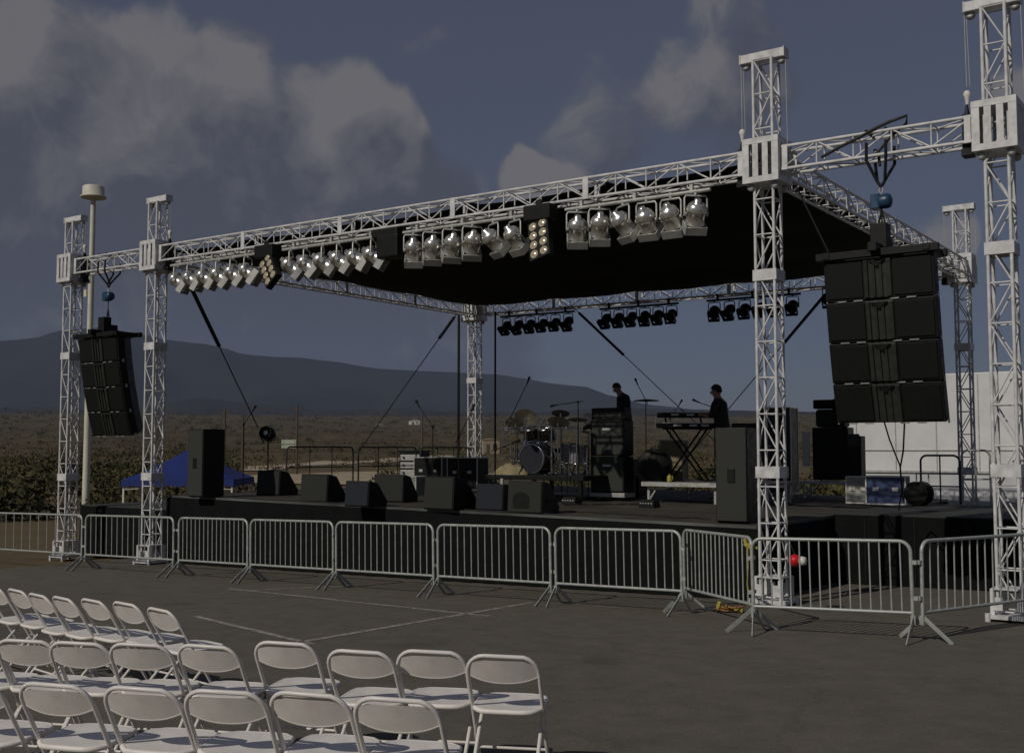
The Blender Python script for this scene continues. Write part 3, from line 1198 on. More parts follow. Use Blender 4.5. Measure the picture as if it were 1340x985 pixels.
# ------------------------------------------------------------------ crowd barriers
def make_barrier(label, L):
    t = thing("crowd_barrier", label, "barrier", (0, 0, 0), 0, "steel crowd barriers in front of the stage")
    zt, zb, rc = 1.09, .31, .12
    pts = []
    for (cx, cz, a0) in ((L / 2 - rc, zt - rc, 0), (-L / 2 + rc, zt - rc, 90)):
        for k in range(7):
            a = R(a0 + 90 * k / 6)
            pts.append((cx + rc * math.cos(a), 0, cz + rc * math.sin(a)))
    frame = [(L / 2, 0, .20)] + pts + [(-L / 2, 0, .20)]
    f = MB()
    f.path(frame, .021, 10)
    f.tube((-L / 2, 0, zb), (L / 2, 0, zb), .019, 10)
    f.build("frame", GALV, t)
    n = 16
    b_ = MB()
    for i in range(1, n):
        x = -L / 2 + L * i / n
        b_.tube((x, 0, zb), (x, 0, zt - .005), .0095, 7, caps=False)
    b_.build("infill_bars", GALV, t)
    for s_ in (-1, 1):
        x = s_ * L / 2
        g = MB()
        for sy in (-1, 1):
            g.bar((x, sy * .012, .26), (x - s_ * .05, sy * .33, .006), .045, .012, up=(1, 0, 0))
        g.box((x, 0, .23), (.05, .05, .10))
        g.build("foot", GALV, t)
        for z in (.47, .86):
            c = MB()
            c.box((x + s_ * .035, 0, z), (.05, .03, .045))
            c.build("coupling", GALV, t)
    return t


def ong_y(px, y):
    q = on_y(px, 690, y)
    return q.x


BY = 13.27
# photo edges of each panel along the straight run
runs = [(-60, 108, "steel crowd barrier at the far left, cut by the picture's left edge"),
        (113, 228, "steel crowd barrier standing in front of the second tower from the left"),
        (235, 325, "steel crowd barrier third from the left, in front of the speaker by the blue tent"),
        (329, 437, "steel crowd barrier in front of the two leftmost stage monitors"),
        (441, 568, "steel crowd barrier in front of the low monitors left of mid stage"),
        (574, 721, "steel crowd barrier in front of the drum kit, where the painted line ends"),
        (728, 892, "steel crowd barrier in front of the tall guitar stack")]
first = None
feet = []
for (a, b_, lb) in runs:
    xa, xb = ong_y(a, BY), ong_y(b_, BY)
    L = xb - xa
    c = make_barrier(lb, L)
    xm = (xa + xb) / 2
    c.location = (xm, BY, G(xm, BY))
    c.rotation_euler = (0, -math.atan(.0183), 0)


def free_barrier(pa, pb, lb):
    a, b_ = Vector(pa), Vector(pb)
    d = b_ - a
    c = make_barrier(lb, d.length)
    m = (a + b_) / 2
    za, zb = G(*a), G(*b_)
    c.location = (m.x, m.y, (za + zb) / 2)
    c.rotation_euler = (0, -math.atan((zb - za) / d.length), math.atan2(d.y, d.x))
    return c


free_barrier((-6.83, 13.62), (-5.29, 12.33), "steel crowd barrier set at an angle, its right end beside the yellow tape")
free_barrier((-5.24, 12.22), (-3.52, 12.55), "steel crowd barrier nearest the camera, with the red float behind it")
free_barrier((-3.44, 12.62), (-2.62, 14.9), "steel crowd barrier turned back from the right corner towards the nearest tower")

# ------------------------------------------------------------------ folding chairs
def make_chair(label):
    t = thing("folding_chair", label, "folding chair", (0, 0, 0), 0, "white folding chairs set in rows")
    w = .215
    top = Vector((0, -.27, .80))
    bot = Vector((0, .21, .0))

    def on_a(u, x):
        p = bot.lerp(top, u)
        return Vector((x, p.y, p.z))
    f = MB()
    pts = [on_a(0, -w), on_a(.5, -w), on_a(.86, -w)]
    for k in range(1, 7):
        a = PI / 2 * k / 6
        pts.append(on_a(.86 + .14 * math.sin(a), -w + .11 * (1 - math.cos(a))))
    for k in range(5, -1, -1):
        a = PI / 2 * k / 6
        pts.append(on_a(.86 + .14 * math.sin(a), w - .11 * (1 - math.cos(a))))
    pts += [on_a(.5, w), on_a(0, w)]
    f.path(pts, .0125, 8)
    f.tube(on_a(.22, -w), on_a(.22, w), .009, 8)
    f.build("back_frame", CHAIRM, t)
    r_ = MB()
    wi = .19
    r_.path([(-wi, -.27, 0), (-wi, -.20, .09), (-wi, .14, .43)], .0125, 8)
    r_.path([(wi, -.27, 0), (wi, -.20, .09), (wi, .14, .43)], .0125, 8)
    r_.tube((-wi, -.185, .105), (wi, -.185, .105), .009, 8)
    r_.tube((-wi, .14, .43), (wi, .14, .43), .009, 8)
    r_.build("rear_legs", CHAIRM, t)
    # seat: rounded panel, slightly dished
    s_ = MB()
    nx, ny = 10, 10
    for (zo, flip) in ((.015, 0), (-.012, 1)):
        vs, fs = [], []
        for i in range(nx + 1):
            for j in range(ny + 1):
                u, v = 2 * i / nx - 1, 2 * j / ny - 1
                k = 1 - .06 * (abs(u) ** 4) * (abs(v) ** 4) * 3
                vs.append((u * .205 * k, v * .20 * k + .05, .46 + zo - .012 * (1 - u * u) * (1 - v * v) - .010 * max(0, v) ** 3 + .012 * v))
        for i in range(nx):
            for j in range(ny):
                a = i * (ny + 1) + j
                q = (a, a + ny + 1, a + ny + 2, a + 1)
                fs.append(q[::-1] if flip else q)
        s_.add(vs, fs, True)
    rim = []
    for k in range(40):
        a = 2 * PI * k / 40
        cu, cv = math.cos(a), math.sin(a)
        sc_ = 1 / max(abs(cu), abs(cv))
        u, v = cu * sc_, cv * sc_
        kk = 1 - .18 * (abs(u) ** 4) * (abs(v) ** 4)
        rim.append((u * .205 * kk, v * .20 * kk + .05, .462 - .010 * max(0, v) ** 3 + .012 * v))
    s_.path(rim, .016, 8, closed=True)
    s_.build("seat", CHAIRW, t)
    # back panel with a drooping lower edge, curved round the sitter
    b_ = MB()
    n = 16
    for (yo, flip) in ((-.004, 0), (.014, 1)):
        vs, fs = [], []
        for i in range(n + 1):
            u = 2 * i / n - 1
            lo = .845 - .055 * (1 - abs(u) ** 2.4)
            hi = .965 - .05 * abs(u) ** 6
            for j in range(7):
                q = lo + (hi - lo) * j / 6
                p = on_a(q, u * (w - .008))
                vs.append((p.x, p.y + yo - .028 * (1 - u * u), p.z))
        for i in range(n):
            for j in range(6):
                a = i * 7 + j
                q = (a, a + 7, a + 8, a + 1)
                fs.append(q[::-1] if flip else q)
        b_.add(vs, fs, True)
    m_ = []
    for i in range(n + 1):
        u = 2 * i / n - 1
        lo = .845 - .055 * (1 - abs(u) ** 2.4)
        p = on_a(lo, u * (w - .008))
        m_.append((p.x, p.y + .005 - .028 * (1 - u * u), p.z))
    b_.path(m_, .010, 6)
    b_.build("backrest", CHAIRW, t)
    return t


def on_h(px, py, dz):
    d = ray(px, py)
    c = .0183 * 6.10 + .0139 * 14.935 + dz
    t = (c - EYE.z) / (d.z - .0183 * d.x + .0139 * d.y)
    return EYE + d * t


row_px = {1: [(-48, 889), (66, 893), (180, 898), (290, 902), (400, 905), (515, 912)],
          2: [(-40, 833), (30, 836), (100, 839), (180, 841), (268, 843), (370, 839), (468, 850), (562, 850), (656, 856)],
          3: [(-10, 767), (20, 771), (48, 777), (80, 781), (119, 784), (162, 788), (207, 796)]}
row_name = {1: "front row closest to the camera", 2: "middle row", 3: "farthest row of chairs"}
chair0 = None
for rw, pxs in row_px.items():
    pts = [on_h(px, py, .805) for px, py in pxs]
    # straighten each row gently
    a, b_ = pts[0], pts[-1]
    d = Vector((b_.x - a.x, b_.y - a.y)).normalized()
    n = len(pts)
    for i, p in enumerate(pts):
        face = math.atan2(d.y, d.x) + R(rnd.uniform(-4, 4))
        k = n - 1 - i
        if rw == 1:
            txt = ["right end chair", "second chair from the right end", "third chair from the right end", "fourth chair from the right end", "fifth chair from the right end", "chair cut by the picture's left edge"][k]
            lb = "white folding chair, %s of the nearest row" % txt
        elif rw == 2:
            txt = ["right end chair, clear on the asphalt,", "second chair from the right end", "third chair from the right end", "fourth chair from the right end", "fifth chair from the right end", "sixth chair from the right end", "seventh chair from the right end", "eighth chair from the right end", "ninth chair from the right end"][k]
            lb = "white folding chair, %s of the middle row" % txt
        else:
            txt = ["right end chair", "second chair from the right end", "third chair from the right end", "fourth chair from the right end", "fifth chair from the right end", "sixth chair from the right end", "left end chair"][k]
            lb = "white folding chair, %s of the farthest row" % txt
        # back top sits .27 behind the chair's centre
        c_, s_ = math.cos(face), math.sin(face)
        loc = Vector((p.x + s_ * -.27 * 1.0, p.y + c_ * .27, 0))
        loc.z = G(loc.x, loc.y)
        if chair0 is None:
            chair0 = make_chair(lb)
            chair0.location = loc
            chair0.rotation_euler = (0, 0, face)
        else:
            dup(chair0, loc, face, lb)


# ------------------------------------------------------------------ stage gear
def put(px, py, dz=0.0):
    p = on_deck(px, py, dz)
    return Vector((p.x, p.y, DZ(p.x) + dz))


def fwd(p):
    return -math.sin(YAW) * p.x + math.cos(YAW) * p.y


def side_speaker(px, py, label, rz, h):
    p = put(px, py)
    t = thing("loudspeaker", label, "loudspeaker", p, rz, "upright side speakers at the stage edge")
    b_ = MB()
    w0, w1, dp = .245, .18, .56
    poly = [(-w0, 0), (w0, 0), (w1 + .06, dp), (-w1 - .06, dp)]
    vs = [Vector((x, y, .02)) for x, y in poly] + [Vector((x, y, h)) for x, y in poly]
    b_.add(vs, [(3, 2, 1, 0), (4, 5, 6, 7), (0, 1, 5, 4), (1, 2, 6, 5), (2, 3, 7, 6), (3, 0, 4, 7)])
    b_.build("cabinet", BLACK, t, bevel=.015)
    g = MB()
    g.box((0, -.008, h / 2 + .01), (.46, .022, h - .06))
    g.build("front_panel", CABFRONT, t, bevel=.008)
    g = MB()
    g.box((0, -.022, h * .5), (.12, .02, .22))
    g.build("handle_cup", BLACK, t, bevel=.02)
    g = MB()
    for s_ in (-1, 1):
        g.box((s_ * .2, .28, .012), (.08, .4, .024))
    g.build("skid", BLACK, t)
    return t


side_speaker(255, 651, "tall dark speaker with sunlit grey front at the stage's left edge, before the blue tent", R(0), 1.42)
side_speaker(958, 685, "tall dark speaker with sunlit grey front at the stage's right edge, beside the front tower", R(8), 1.44)


CABDARK = mat("monitor_sunlit_back", (.022, .0235, .020), .85, 0, .25, 20, .25, 300)  # paler than the black sides: sunlight painted into the monitors' backs


def make_wedge(label, p, rz, sc=1.0, m=CABDARK):
    t = thing("stage_monitor", label, "stage monitor", p, rz, "floor monitors along the stage edge")
    b_ = MB()
    w = .34 * sc
    prof_ = [(0, 0), (.58, 0), (.62, .10), (.30, .50), (.04, .55)]
    prof_ = [(a * sc, c * sc) for a, c in prof_]
    n = len(prof_)
    vs = [Vector((-w, y, z)) for y, z in prof_] + [Vector((w, y, z)) for y, z in prof_]
    b_.add(vs, [tuple(range(n)), tuple(range(2 * n - 1, n - 1, -1))] + [((i + 1) % n, i, n + i, n + (i + 1) % n) for i in range(n)])
    b_.build("cabinet", BLACK, t, bevel=.015)
    g = MB()
    rot = Matrix.Rotation(math.atan2(-.04, .55), 3, 'X')
    g.box((0, .018 * sc - .008, .275 * sc), (w * 1.9, .016, .50 * sc), rot)
    g.build("back_panel", m, t, bevel=.01)  # sun-facing side of the black cabinet, lightened by its colour
    g = MB()
    a = Vector((0, .62 * sc, .10 * sc))
    c = Vector((0, .30 * sc, .50 * sc))
    nrm = Vector((0, .40, .32)).normalized()
    g.bar(a.lerp(c, .06) + nrm * .008, a.lerp(c, .94) + nrm * .008, w * 1.84, .016, up=nrm)
    g.build("grille", GRILLE, t)
    g = MB()
    g.box((w + .004, .22 * sc, .22 * sc), (.012, .16, .09))
    g.build("handle_cup", GRILLE, t)
    return t


CABBLUE = mat("cabinet_bluegrey", (.014, .018, .025), .85, 0, .2, 20, .25, 300)
make_wedge("floor monitor with sunlit grey back, leftmost of the row, beside the left speaker", put(350, 648), R(4))
make_wedge("floor monitor with sunlit grey back, second from the left at the deck edge", put(410, 657), R(6))
make_wedge("low bluish floor monitor with a silver strip, third from the left", put(466, 663), R(0), .86, CABBLUE)
make_wedge("floor monitor behind and right of the low bluish one", put(508, 657), R(12))
make_wedge("floor monitor at mid stage edge, square sunlit grey back below the two cases", put(573, 667), R(-6), 1.08)
make_wedge("bluish floor monitor right of the mid stage one, beside a silver post", put(640, 668), R(4), .85, CABBLUE)
make_wedge("floor monitor with arched black cutout in its back, rightmost of the row", put(686, 672), R(4))
wedge_last = [o for o in COL.objects if o.get('label', '').startswith("floor monitor with arched")][0]
b_ = MB()
arch = [(-.22, .02), (.10, .02)] + [(-.06 + .16 * math.cos(R(a)), .22 + .14 * math.sin(R(a))) for a in range(0, 181, 20)]
b_.prism(arch, -.012, .004)
b_.build("cutout", BLACK, wedge_last)
# silver strips standing among the monitors
for px, py, h, lb in ((481, 662, .42, "short silver post standing against the low bluish monitor"), (657, 668, .56, "silver post standing left of the rightmost floor monitor")):
    q = put(px, py)
    t = thing("metal_post", lb, "post", q, 0)
    b_ = MB()
    b_.box((0, 0, h / 2), (.055, .04, h))
    b_.build("upright", ALU2, t, bevel=.006)
    b_ = MB()
    b_.box((0, 0, .01), (.16, .16, .02))
    b_.build("base_plate", BLACK, t)


def flight_case(label, p, rz, size, body, edge, group=None, handles=True, name="flight_case"):
    t = thing(name, label, "case", p, rz, group)
    w, d, h = size
    b_ = MB()
    b_.box((0, 0, h / 2), (w, d, h))
    b_.build("body", body, t, bevel=.008)
    e = MB()
    k = .024
    for sx in (-1, 1):
        for sy in (-1, 1):
            e.box((sx * w / 2, sy * d / 2, h / 2), (k, k, h + .01))
    for z in (.006, h):
        for s_ in (-1, 1):
            e.box((0, s_ * d / 2, z), (w - k - .004, k, k))
            e.box((s_ * w / 2, 0, z), (k, d - k - .004, k))
    e.build("edge_trim", edge, t)
    if handles:
        c = MB()
        for s_ in (-1, 1):
            c.box((s_ * w * .25, -d / 2 - .008, h * .55), (.11, .02, .07))
        c.build("latch", edge, t)
    return t


flight_case("black flight case with pale right edge, left of two behind the monitors", put(567, 636), R(10), (.85, .6, .78), BLACK, ALU2)
flight_case("black flight case with pale right edge, right of two behind the monitors", put(612, 640), R(10), (.85, .6, .80), BLACK, ALU2)
# amp rack with silver fronts
p = put(536, 632)
t = thing("amp_rack", "rack of silver-fronted amplifiers standing left of the black flight cases", "rack", p, R(10))
b_ = MB()
b_.box((0, .28, .45), (.74, .5, .9))
b_.build("cabinet", BLACK, t, bevel=.01)
for i in range(3):
    b_ = MB()
    b_.box((0, .02, .30 + i * .22), (.64, .03, .17))
    u = b_.build("amplifier", ALU2, t, bevel=.006)
    b_ = MB()
    for s_ in (-.2, .2):
        b_.lathe([(.03, 0), (.03, .03), (0, .03)], 12, Matrix.Translation((s_, .0, .30 + i * .22)) @ Matrix.Rotation(PI / 2, 4, 'X'))
    b_.build("knob", BLACK, u)
b_ = MB()
b_.box((0, .28, .93), (.80, .56, .05))
b_.build("lid", GRILLE, t, bevel=.01)
flight_case("pale grey draped equipment box behind the fourth floor monitor", put(536, 648), R(5), (.7, .5, .42), mat("pale_grey_cover", (.22, .22, .20), .9, 0, .2, 5), ALU2, None, False, "equipment_box")


# guitar stack on dolly
STACKCLOTH = mat('stack_grille_cloth', (.030, .036, .029), .8, 0, .25, 30, .2, 300)
def speaker_stack(px, py, label, rz, cabs, w, dolly_m):
    p = put(px, py)
    t = thing("guitar_stack", label, "amplifier", p, rz)
    b_ = MB()
    b_.box((0, .2, .12), (w + .04, .46, .09))
    dl = b_.build("dolly", dolly_m, t, bevel=.01)
    b_ = MB()
    for sx in (-1, 1):
        for y in (.05, .36):
            b_.lathe([(.0, -.02), (.045, -.02), (.045, .02), (0, .02)], 12, Matrix.Translation((sx * w * .4, y, .045)) @ Matrix.Rotation(PI / 2, 4, 'Y'))
    b_.build("caster", BLACK, dl)
    z = .17
    for i in range(cabs):
        b_ = MB()
        b_.box((0, .2, z + .375), (w, .42, .745))
        c = b_.build("cabinet", BLACK, t, bevel=.015)
        b_ = MB()
        b_.box((0, -.015, z + .375), (w - .07, .02, .67))
        b_.build("grille_cloth", STACKCLOTH, c, bevel=.005)
        b_ = MB()
        for s_ in (-1, 1):
            b_.box((s_ * (w - .055) / 2, -.02, z + .375), (.012, .012, .69))
            b_.box((0, -.02, z + .375 + s_ * .34), (w - .07, .012, .012))
        b_.build("piping", HORN, c)
        b_ = MB()
        b_.box((.0, -.03, z + .56), (.20, .012, .045))
        b_.build("badge_plate", ALU2, c, bevel=.004)
        z += .755
    b_ = MB()
    b_.box((0, .18, z + .13), (w, .30, .25))
    hd = b_.build("amp_head", BLACK, t, bevel=.015)
    b_ = MB()
    b_.box((0, .025, z + .12), (w - .1, .02, .10))
    b_.build("control_panel", HORN, hd)
    return t


speaker_stack(795, 655, "tall black guitar amplifier stack on a silver dolly, right of the drum kit", R(0), 2, .80, ALU2)

# drum riser and kit
p = put(706, 655)
RIS = .52
dr = thing("drum_riser", "black platform under the drum kit", "riser", p, 0)
b_ = MB()
b_.box((-.17, 1.25, RIS - .05), (2.46, 2.5, .1))
b_.build("deck", BLACK, dr, bevel=.01)
for sx in (-1.3, -.17, .96):
    for sy in (.06, 2.44):
        b_ = MB()
        b_.box((sx, sy, (RIS - .1) / 2), (.07, .07, RIS - .1))
        b_.build("leg", BLACK, dr)
DR = Vector(p) + Vector((0, 0, RIS))
kit = thing("drum_kit", "drum kit with dark-faced bass drum and chrome stands on the black riser", "drum kit", DR + Vector((-.42, .55, 0)), R(0))


def drum(name, c, r, L, axis, tiltx, shell, head_m, hoop=CHROME, rz=0):
    m = Matrix.Translation(c) @ Matrix.Rotation(rz, 4, 'Z') @ Matrix.Rotation(tiltx, 4, 'X')
    b_ = MB()
    b_.lathe([(r, -L / 2), (r, L / 2)], 28, m)
    o = b_.build(name, shell, kit)
    b_ = MB()
    for s_ in (-1, 1):
        b_.lathe([(r + .003, s_ * L / 2 - .02), (r + .018, s_ * L / 2 - .02), (r + .018, s_ * L / 2 + .02), (r - .01, s_ * L / 2 + .02)], 28, m, caps=False)
    for k in range(8):
        a = 2 * PI * k / 8
        b_.tube(m @ Vector(((r + .012) * math.cos(a), (r + .012) * math.sin(a), -L / 2)), m @ Vector(((r + .012) * math.cos(a), (r + .012) * math.sin(a), L / 2)), .006, 5)
    b_.build("hoop", hoop, o)
    for s_ in (-1, 1):
        b_ = MB()
        b_.lathe([(0, s_ * (L / 2 + .004)), (r - .005, s_ * (L / 2 + .004))][::s_], 28, m, caps=False)
        b_.build("drum_skin", head_m, o)
    return o


PEARL = mat('pearl_drum_shell', (.20, .19, .22), .3, .1, .25, 12)
drum("bass_drum", (0, 0, .34), .31, .45, 'y', PI / 2, DRUMSHELL, DRUMHEAD)
drum("tom", (-.22, .10, .86), .16, .24, 'z', R(18), DRUMSHELL, WHITEHEAD)
drum("tom", (.18, .10, .86), .17, .26, 'z', R(18), DRUMSHELL, WHITEHEAD)
drum("floor_tom", (.52, .45, .45), .19, .40, 'z', 0, PEARL, WHITEHEAD)
drum("floor_tom", (.88, .22, .42), .18, .38, 'z', 0, PEARL, WHITEHEAD)
drum("snare_drum", (-.45, .42, .66), .18, .15, 'z', R(-6), CHROME, WHITEHEAD)


def stand(nm, x, y, h, parent, m=CHROME, r=.014, spread=.26):
    b_ = MB()
    b_.tube((x, y, .3), (x, y, h), r, 7)
    for k in range(3):
        a = 2 * PI * k / 3 + .5
        b_.tube((x, y, .34), (x + spread * math.cos(a), y + spread * math.sin(a), .008), r * .85, 6)
        b_.tube((x, y, .16), (x + spread * .5 * math.cos(a), y + spread * .5 * math.sin(a), .17), r * .6, 6)
    return b_.build(nm, m, parent)


for (x, y, h, r, tl) in ((-.75, .25, 1.10, .23, R(-30)), (-.22, -.12, 1.24, .24, R(-36)), (.55, -.05, 1.10, .24, R(-28)), (.82, .3, 1.16, .21, R(-10)), (-.9, .55, .90, .18, 0), (-.9, .55, .93, .18, R(4)), (.98, .5, .92, .18, R(12)), (.1, .75, 1.32, .20, R(-20)), (.85, .8, .98, .18, R(-30)), (-.45, -.2, .72, .13, R(-40))):
    st = stand("cymbal_stand", x, y, h, kit)
    b_ = MB()
    b_.lathe([(r, 0), (r * .5, .02), (r * .22, .028), (r * .15, .05), (0, .055), (0, .05), (r * .14, .045), (r * .5, .016), (r, -.003)], 24, Matrix.Translation((x, y, h)) @ Matrix.Rotation(tl, 4, 'X') @ Matrix.Rotation(tl * .4, 4, 'Y'))
    b_.build("cymbal", BRASS, st)
for (x, y, z) in ((-.22, .10, .74), (.18, .10, .74)):
    MB().tube((x, y, z), (x * .3, .05, .6), .014, 7).build("tom_mount", CHROME, kit)
for x, y in ((.52, .45), (.88, .22)):
    for k in range(3):
        a = 2 * PI * k / 3
        MB().tube((x + .2 * math.cos(a), y + .2 * math.sin(a), .5), (x + .22 * math.cos(a), y + .22 * math.sin(a), .005), .011, 6).build("drum_leg", CHROME, kit)
for s_ in (-1, 1):
    MB().tube((s_ * .27, .1, .3), (s_ * .45, -.15, .005), .012, 6).build("bass_drum_spur", CHROME, kit)
b_ = MB()
for k in range(3):
    a = 2 * PI * k / 3
    b_.tube((-.45, .42, .58), (-.45 + .25 * math.cos(a), .42 + .25 * math.sin(a), .008), .012, 6)
b_.build("snare_stand", CHROME, kit)
b_ = MB()
for x, y in ((-1.0, .1), (-.55, -.22), (.5, -.22), (.98, .0)):
    b_.tube((x, y, .0), (x, y, 1.02), .019, 8)
    b_.bar((x, y - .25, .012), (x, y + .25, .012), .03, .02)
b_.path([(-1.05, .12, .98), (-.55, -.22, .98), (0, -.30, .98), (.5, -.22, .98), (1.0, .0, .98)], .019, 8)
for x, y in ((-.8, -.05), (-.2, -.28), (.25, -.27), (.8, -.09)):
    b_.box((x, y, .98), (.05, .06, .07))
    b_.tube((x, y, .98), (x + .05, y + .12, 1.18), .011, 6)
b_.build("drum_rack", CHROME, kit)
b_ = MB()
b_.box((0, -.12, .03), (.10, .32, .03)).tube((-.05, -.2, .03), (-.05, -.2, .3), .01, 6).tube((.05, -.2, .03), (.05, -.2, .3), .01, 6).tube((-.05, -.2, .28), (.05, -.2, .28), .012, 6)
pd = b_.build("bass_pedal", CHROME, kit)
pd.location = (0, .62, 0)
b_ = MB()
b_.lathe([(0, .46), (.15, .46), (.17, .49), (.17, .54), (.14, .56), (0, .56)], 20, Matrix.Translation((-.05, 1.0, 0)))
b_.tube((-.05, 1.0, .02), (-.05, 1.0, .46), .02, 8)
b_.build("drum_stool", BLACK, kit)


# microphones
def mic_stand(p, h, boom, label, tip_up=.15, rz=0):
    t = thing("microphone_stand", label, "microphone stand", p, rz, "black microphone stands on the stage")
    b_ = MB()
    b_.tube((0, 0, .02), (0, 0, h), .011, 7)
    b_.lathe([(0, 0), (.13, 0), (.13, .02), (.03, .035), (0, .035)], 18)
    b_.build("stand", BLACK, t)
    b_ = MB()
    b_.tube((-boom * .25, 0, h - tip_up * .25), (boom, 0, h + tip_up), .009, 7)
    b_.lathe([(0, -.03), (.02, -.03), (.02, .03), (0, .03)], 10, Matrix.Translation((0, 0, h)) @ Matrix.Rotation(PI / 2, 4, 'X'))
    b_.build("boom", BLACK, t)
    b_ = MB()
    d = Vector((boom, 0, tip_up * 1.25)).normalized()
    e = Vector((boom, 0, h + tip_up))
    b_.tube(e, e + d * .13, .013, 8, .021)
    m = Matrix.Translation(e + d * .16) @ d.to_track_quat('Z', 'Y').to_matrix().to_4x4()
    b_.lathe([(.0, -.04), (.022, -.035), (.029, 0), (.024, .025), (0, .035)], 12, m)
    b_.build("microphone", BLACK, t)
    return t


mic_stand(put(668, 648), 1.75, .45, "microphone stand with a steep raised boom, left behind the drum kit", .75)
mic_stand(put(757, 655), 2.05, -.5, "microphone on a level boom left of the guitar stack's player", -.05)
mic_stand(put(735, 650), 1.7, -.4, "microphone stand with slanted boom between cymbals and guitar stack", -.35)
tall = mic_stand(put(846, 648), 2.2, -.2, "tall stand with flat black disc and raised microphone right of the guitar stack", .35)
b_ = MB()
b_.lathe([(.30, 2.18), (.28, 2.20), (.06, 2.225), (0, 2.23), (0, 2.215), (.28, 2.185)], 26, Matrix.Translation((.02, 0, 0)))
b_.build("disc", BLACK, tall)
mic_stand(put(600, 650), 1.3, .35, "microphone stand with steep boom before the rear left tower", .55)
mic_stand(put(936, 652), 2.0, -.35, "microphone boom reaching to the keyboard player's face", .12)
mic_stand(put(318, 640), 1.6, .3, "microphone stand at the left rear of the stage, near the blue tent", .3)

# keyboard riser
p = put(840, 657)
q = put(952, 662)
kr = thing("keyboard_riser", "low platform with pale front edge and folding legs under the keyboards", "riser", p, math.atan2(q.y - p.y, q.x - p.x) * .25)
Lk = 2.55
KH = .42
b_ = MB()
b_.box((Lk / 2, 1.0, KH - .04), (Lk, 2.0, .08))
b_.build("deck", mat("riser_top", (.16, .16, .15), .7, 0, .2, 3), kr, bevel=.006)
b_ = MB()
b_.box((Lk / 2, -.012, KH - .045), (Lk, .02, .085))
b_.build("edge_trim", ALU2, kr)
for x in (.1, Lk * .62, Lk - .15):
    for y in (.12, 1.85):
        b_ = MB()
        b_.box((x, y, (KH - .08) / 2), (.05, .05, KH - .08))
        b_.bar((x + .02, y, .06), (x + .2, y, KH - .1), .03, .03)
        b_.build("leg", ALU2, kr)
KB = Vector(kr.location)


def on_riser(px, depth):
    """point on the keyboard riser's top under photo column px at a depth behind its front edge"""
    y = KB.y + depth
    return Vector((on_y(px, 628, y).x, y, KB.z + KH))


# keyboards on an X stand
kp = on_riser(900, .75)
t = thing("keyboard", "two-tier black keyboards on an X-shaped stand in front of the seated player", "keyboard", kp, R(52))
for z, yoff, L in ((1.14, 0, 1.25), (1.36, .12, 1.1)):
    b_ = MB()
    b_.box((0, yoff, z), (L, .34, .10))
    kb = b_.build("keyboard_body", BLACK, t, bevel=.012)
    b_ = MB()
    b_.box((0, yoff - .09, z + .053), (L - .12, .15, .012))
    b_.build("keys", KEYW, kb)
    b_ = MB()
    for k in (-.3, .05, .32):
        b_.box((k, yoff - .174, z + .005), (.17, .012, .035))
    b_.build("panel_lights", KEYW, kb)
b_ = MB()
for s_ in (-1, 1):
    for y in (-.12, .16):
        b_.bar((-.42 * s_, y, .02), (.40 * s_, y, 1.08), .04, .03)
b_.box((0, .02, 1.08), (.95, .32, .03))
for s_ in (-1, 1):
    b_.box((s_ * .42, .02, .015), (.05, .55, .03))
    b_.bar((s_ * .40, .1, 1.08), (s_ * .40, .2, 1.30), .03, .03)
b_.build("stand", BLACK, t)
# round black bass drum case on the riser's left
b_ = MB()
t = thing("round_case", "big round black drum case standing on edge at the left end of the keyboard riser", "case", on_riser(858, .5) + Vector((0, 0, .33)), R(20))
b_.lathe([(0, -.24), (.31, -.24), (.33, -.21), (.33, .02), (.34, .03), (.34, .22), (.32, .25), (0, .25)], 30, Matrix.Rotation(PI / 2, 4, 'X'))
b_.build("shell", BLACK, t)
b_ = MB()
b_.path([(-.08, -.02, .335), (-.06, -.02, .38), (.06, -.02, .38), (.08, -.02, .335)], .012, 6)
b_.build("handle", GRILLE, t)
# percussion left of the keyboards
t = thing("percussion_stand", "cymbal and small drum on stands behind the keyboard riser's left end", "percussion", put(858, 640), 0)
b_ = MB()
b_.tube((0, 0, .0), (0, 0, 1.95), .014, 8)
for k in range(3):
    a = 2 * PI * k / 3
    b_.tube((0, 0, .4), (.3 * math.cos(a), .3 * math.sin(a), .01), .012, 6)
b_.build("stand", CHROME, t)
b_ = MB()
b_.lathe([(.23, 1.95), (.05, 1.975), (0, 1.99), (0, 1.98), (.23, 1.945)], 22, None)
b_.build("cymbal", BRASS, t)
b_ = MB()
b_.lathe([(.17, 1.1), (.17, 1.3), (0, 1.3)], 22, Matrix.Translation((.3, 0, 0)))
b_.tube((.3, 0, 1.1), (.0, 0, 1.0), .012, 6)
b_.build("small_drum", DRUMSHELL, t)
flight_case("pale wooden crate between the round case and the keyboard stand", on_riser(882, 1.5), R(12), (.5, .4, .85), mat("pale_wood", (.32, .26, .15), .8, 0, .2, 5), ALU2, None, False, "wooden_crate")

# loose gear round the drums
def heap(name, label, cat, p, rx, ry, h, m, seed):
    b_ = MB()
    vs, fs = [], []
    n, k = 26, 9
    for j in range(k + 1):
        v = j / k
        for i in range(n):
            a = 2 * PI * i / n
            w_ = 1 + .28 * mnoise.noise(Vector((math.cos(a) * 2, math.sin(a) * 2, seed + v * 2)))
            zz = h * math.cos(v * PI / 2) ** .8 + .05 * mnoise.noise(Vector((i * .7, j * .9, seed)))
            vs.append((rx * v * w_ * math.cos(a), ry * v * w_ * math.sin(a), max(.0, zz) if j < k else 0))
    for j in range(k):
        for i in range(n):
            l = (i + 1) % n
            fs.append((j * n + i, (j + 1) * n + i, (j + 1) * n + l, j * n + l))
    b_.add(vs, fs, True)
    return tag(b_.build(name, m, None, p), label, cat)


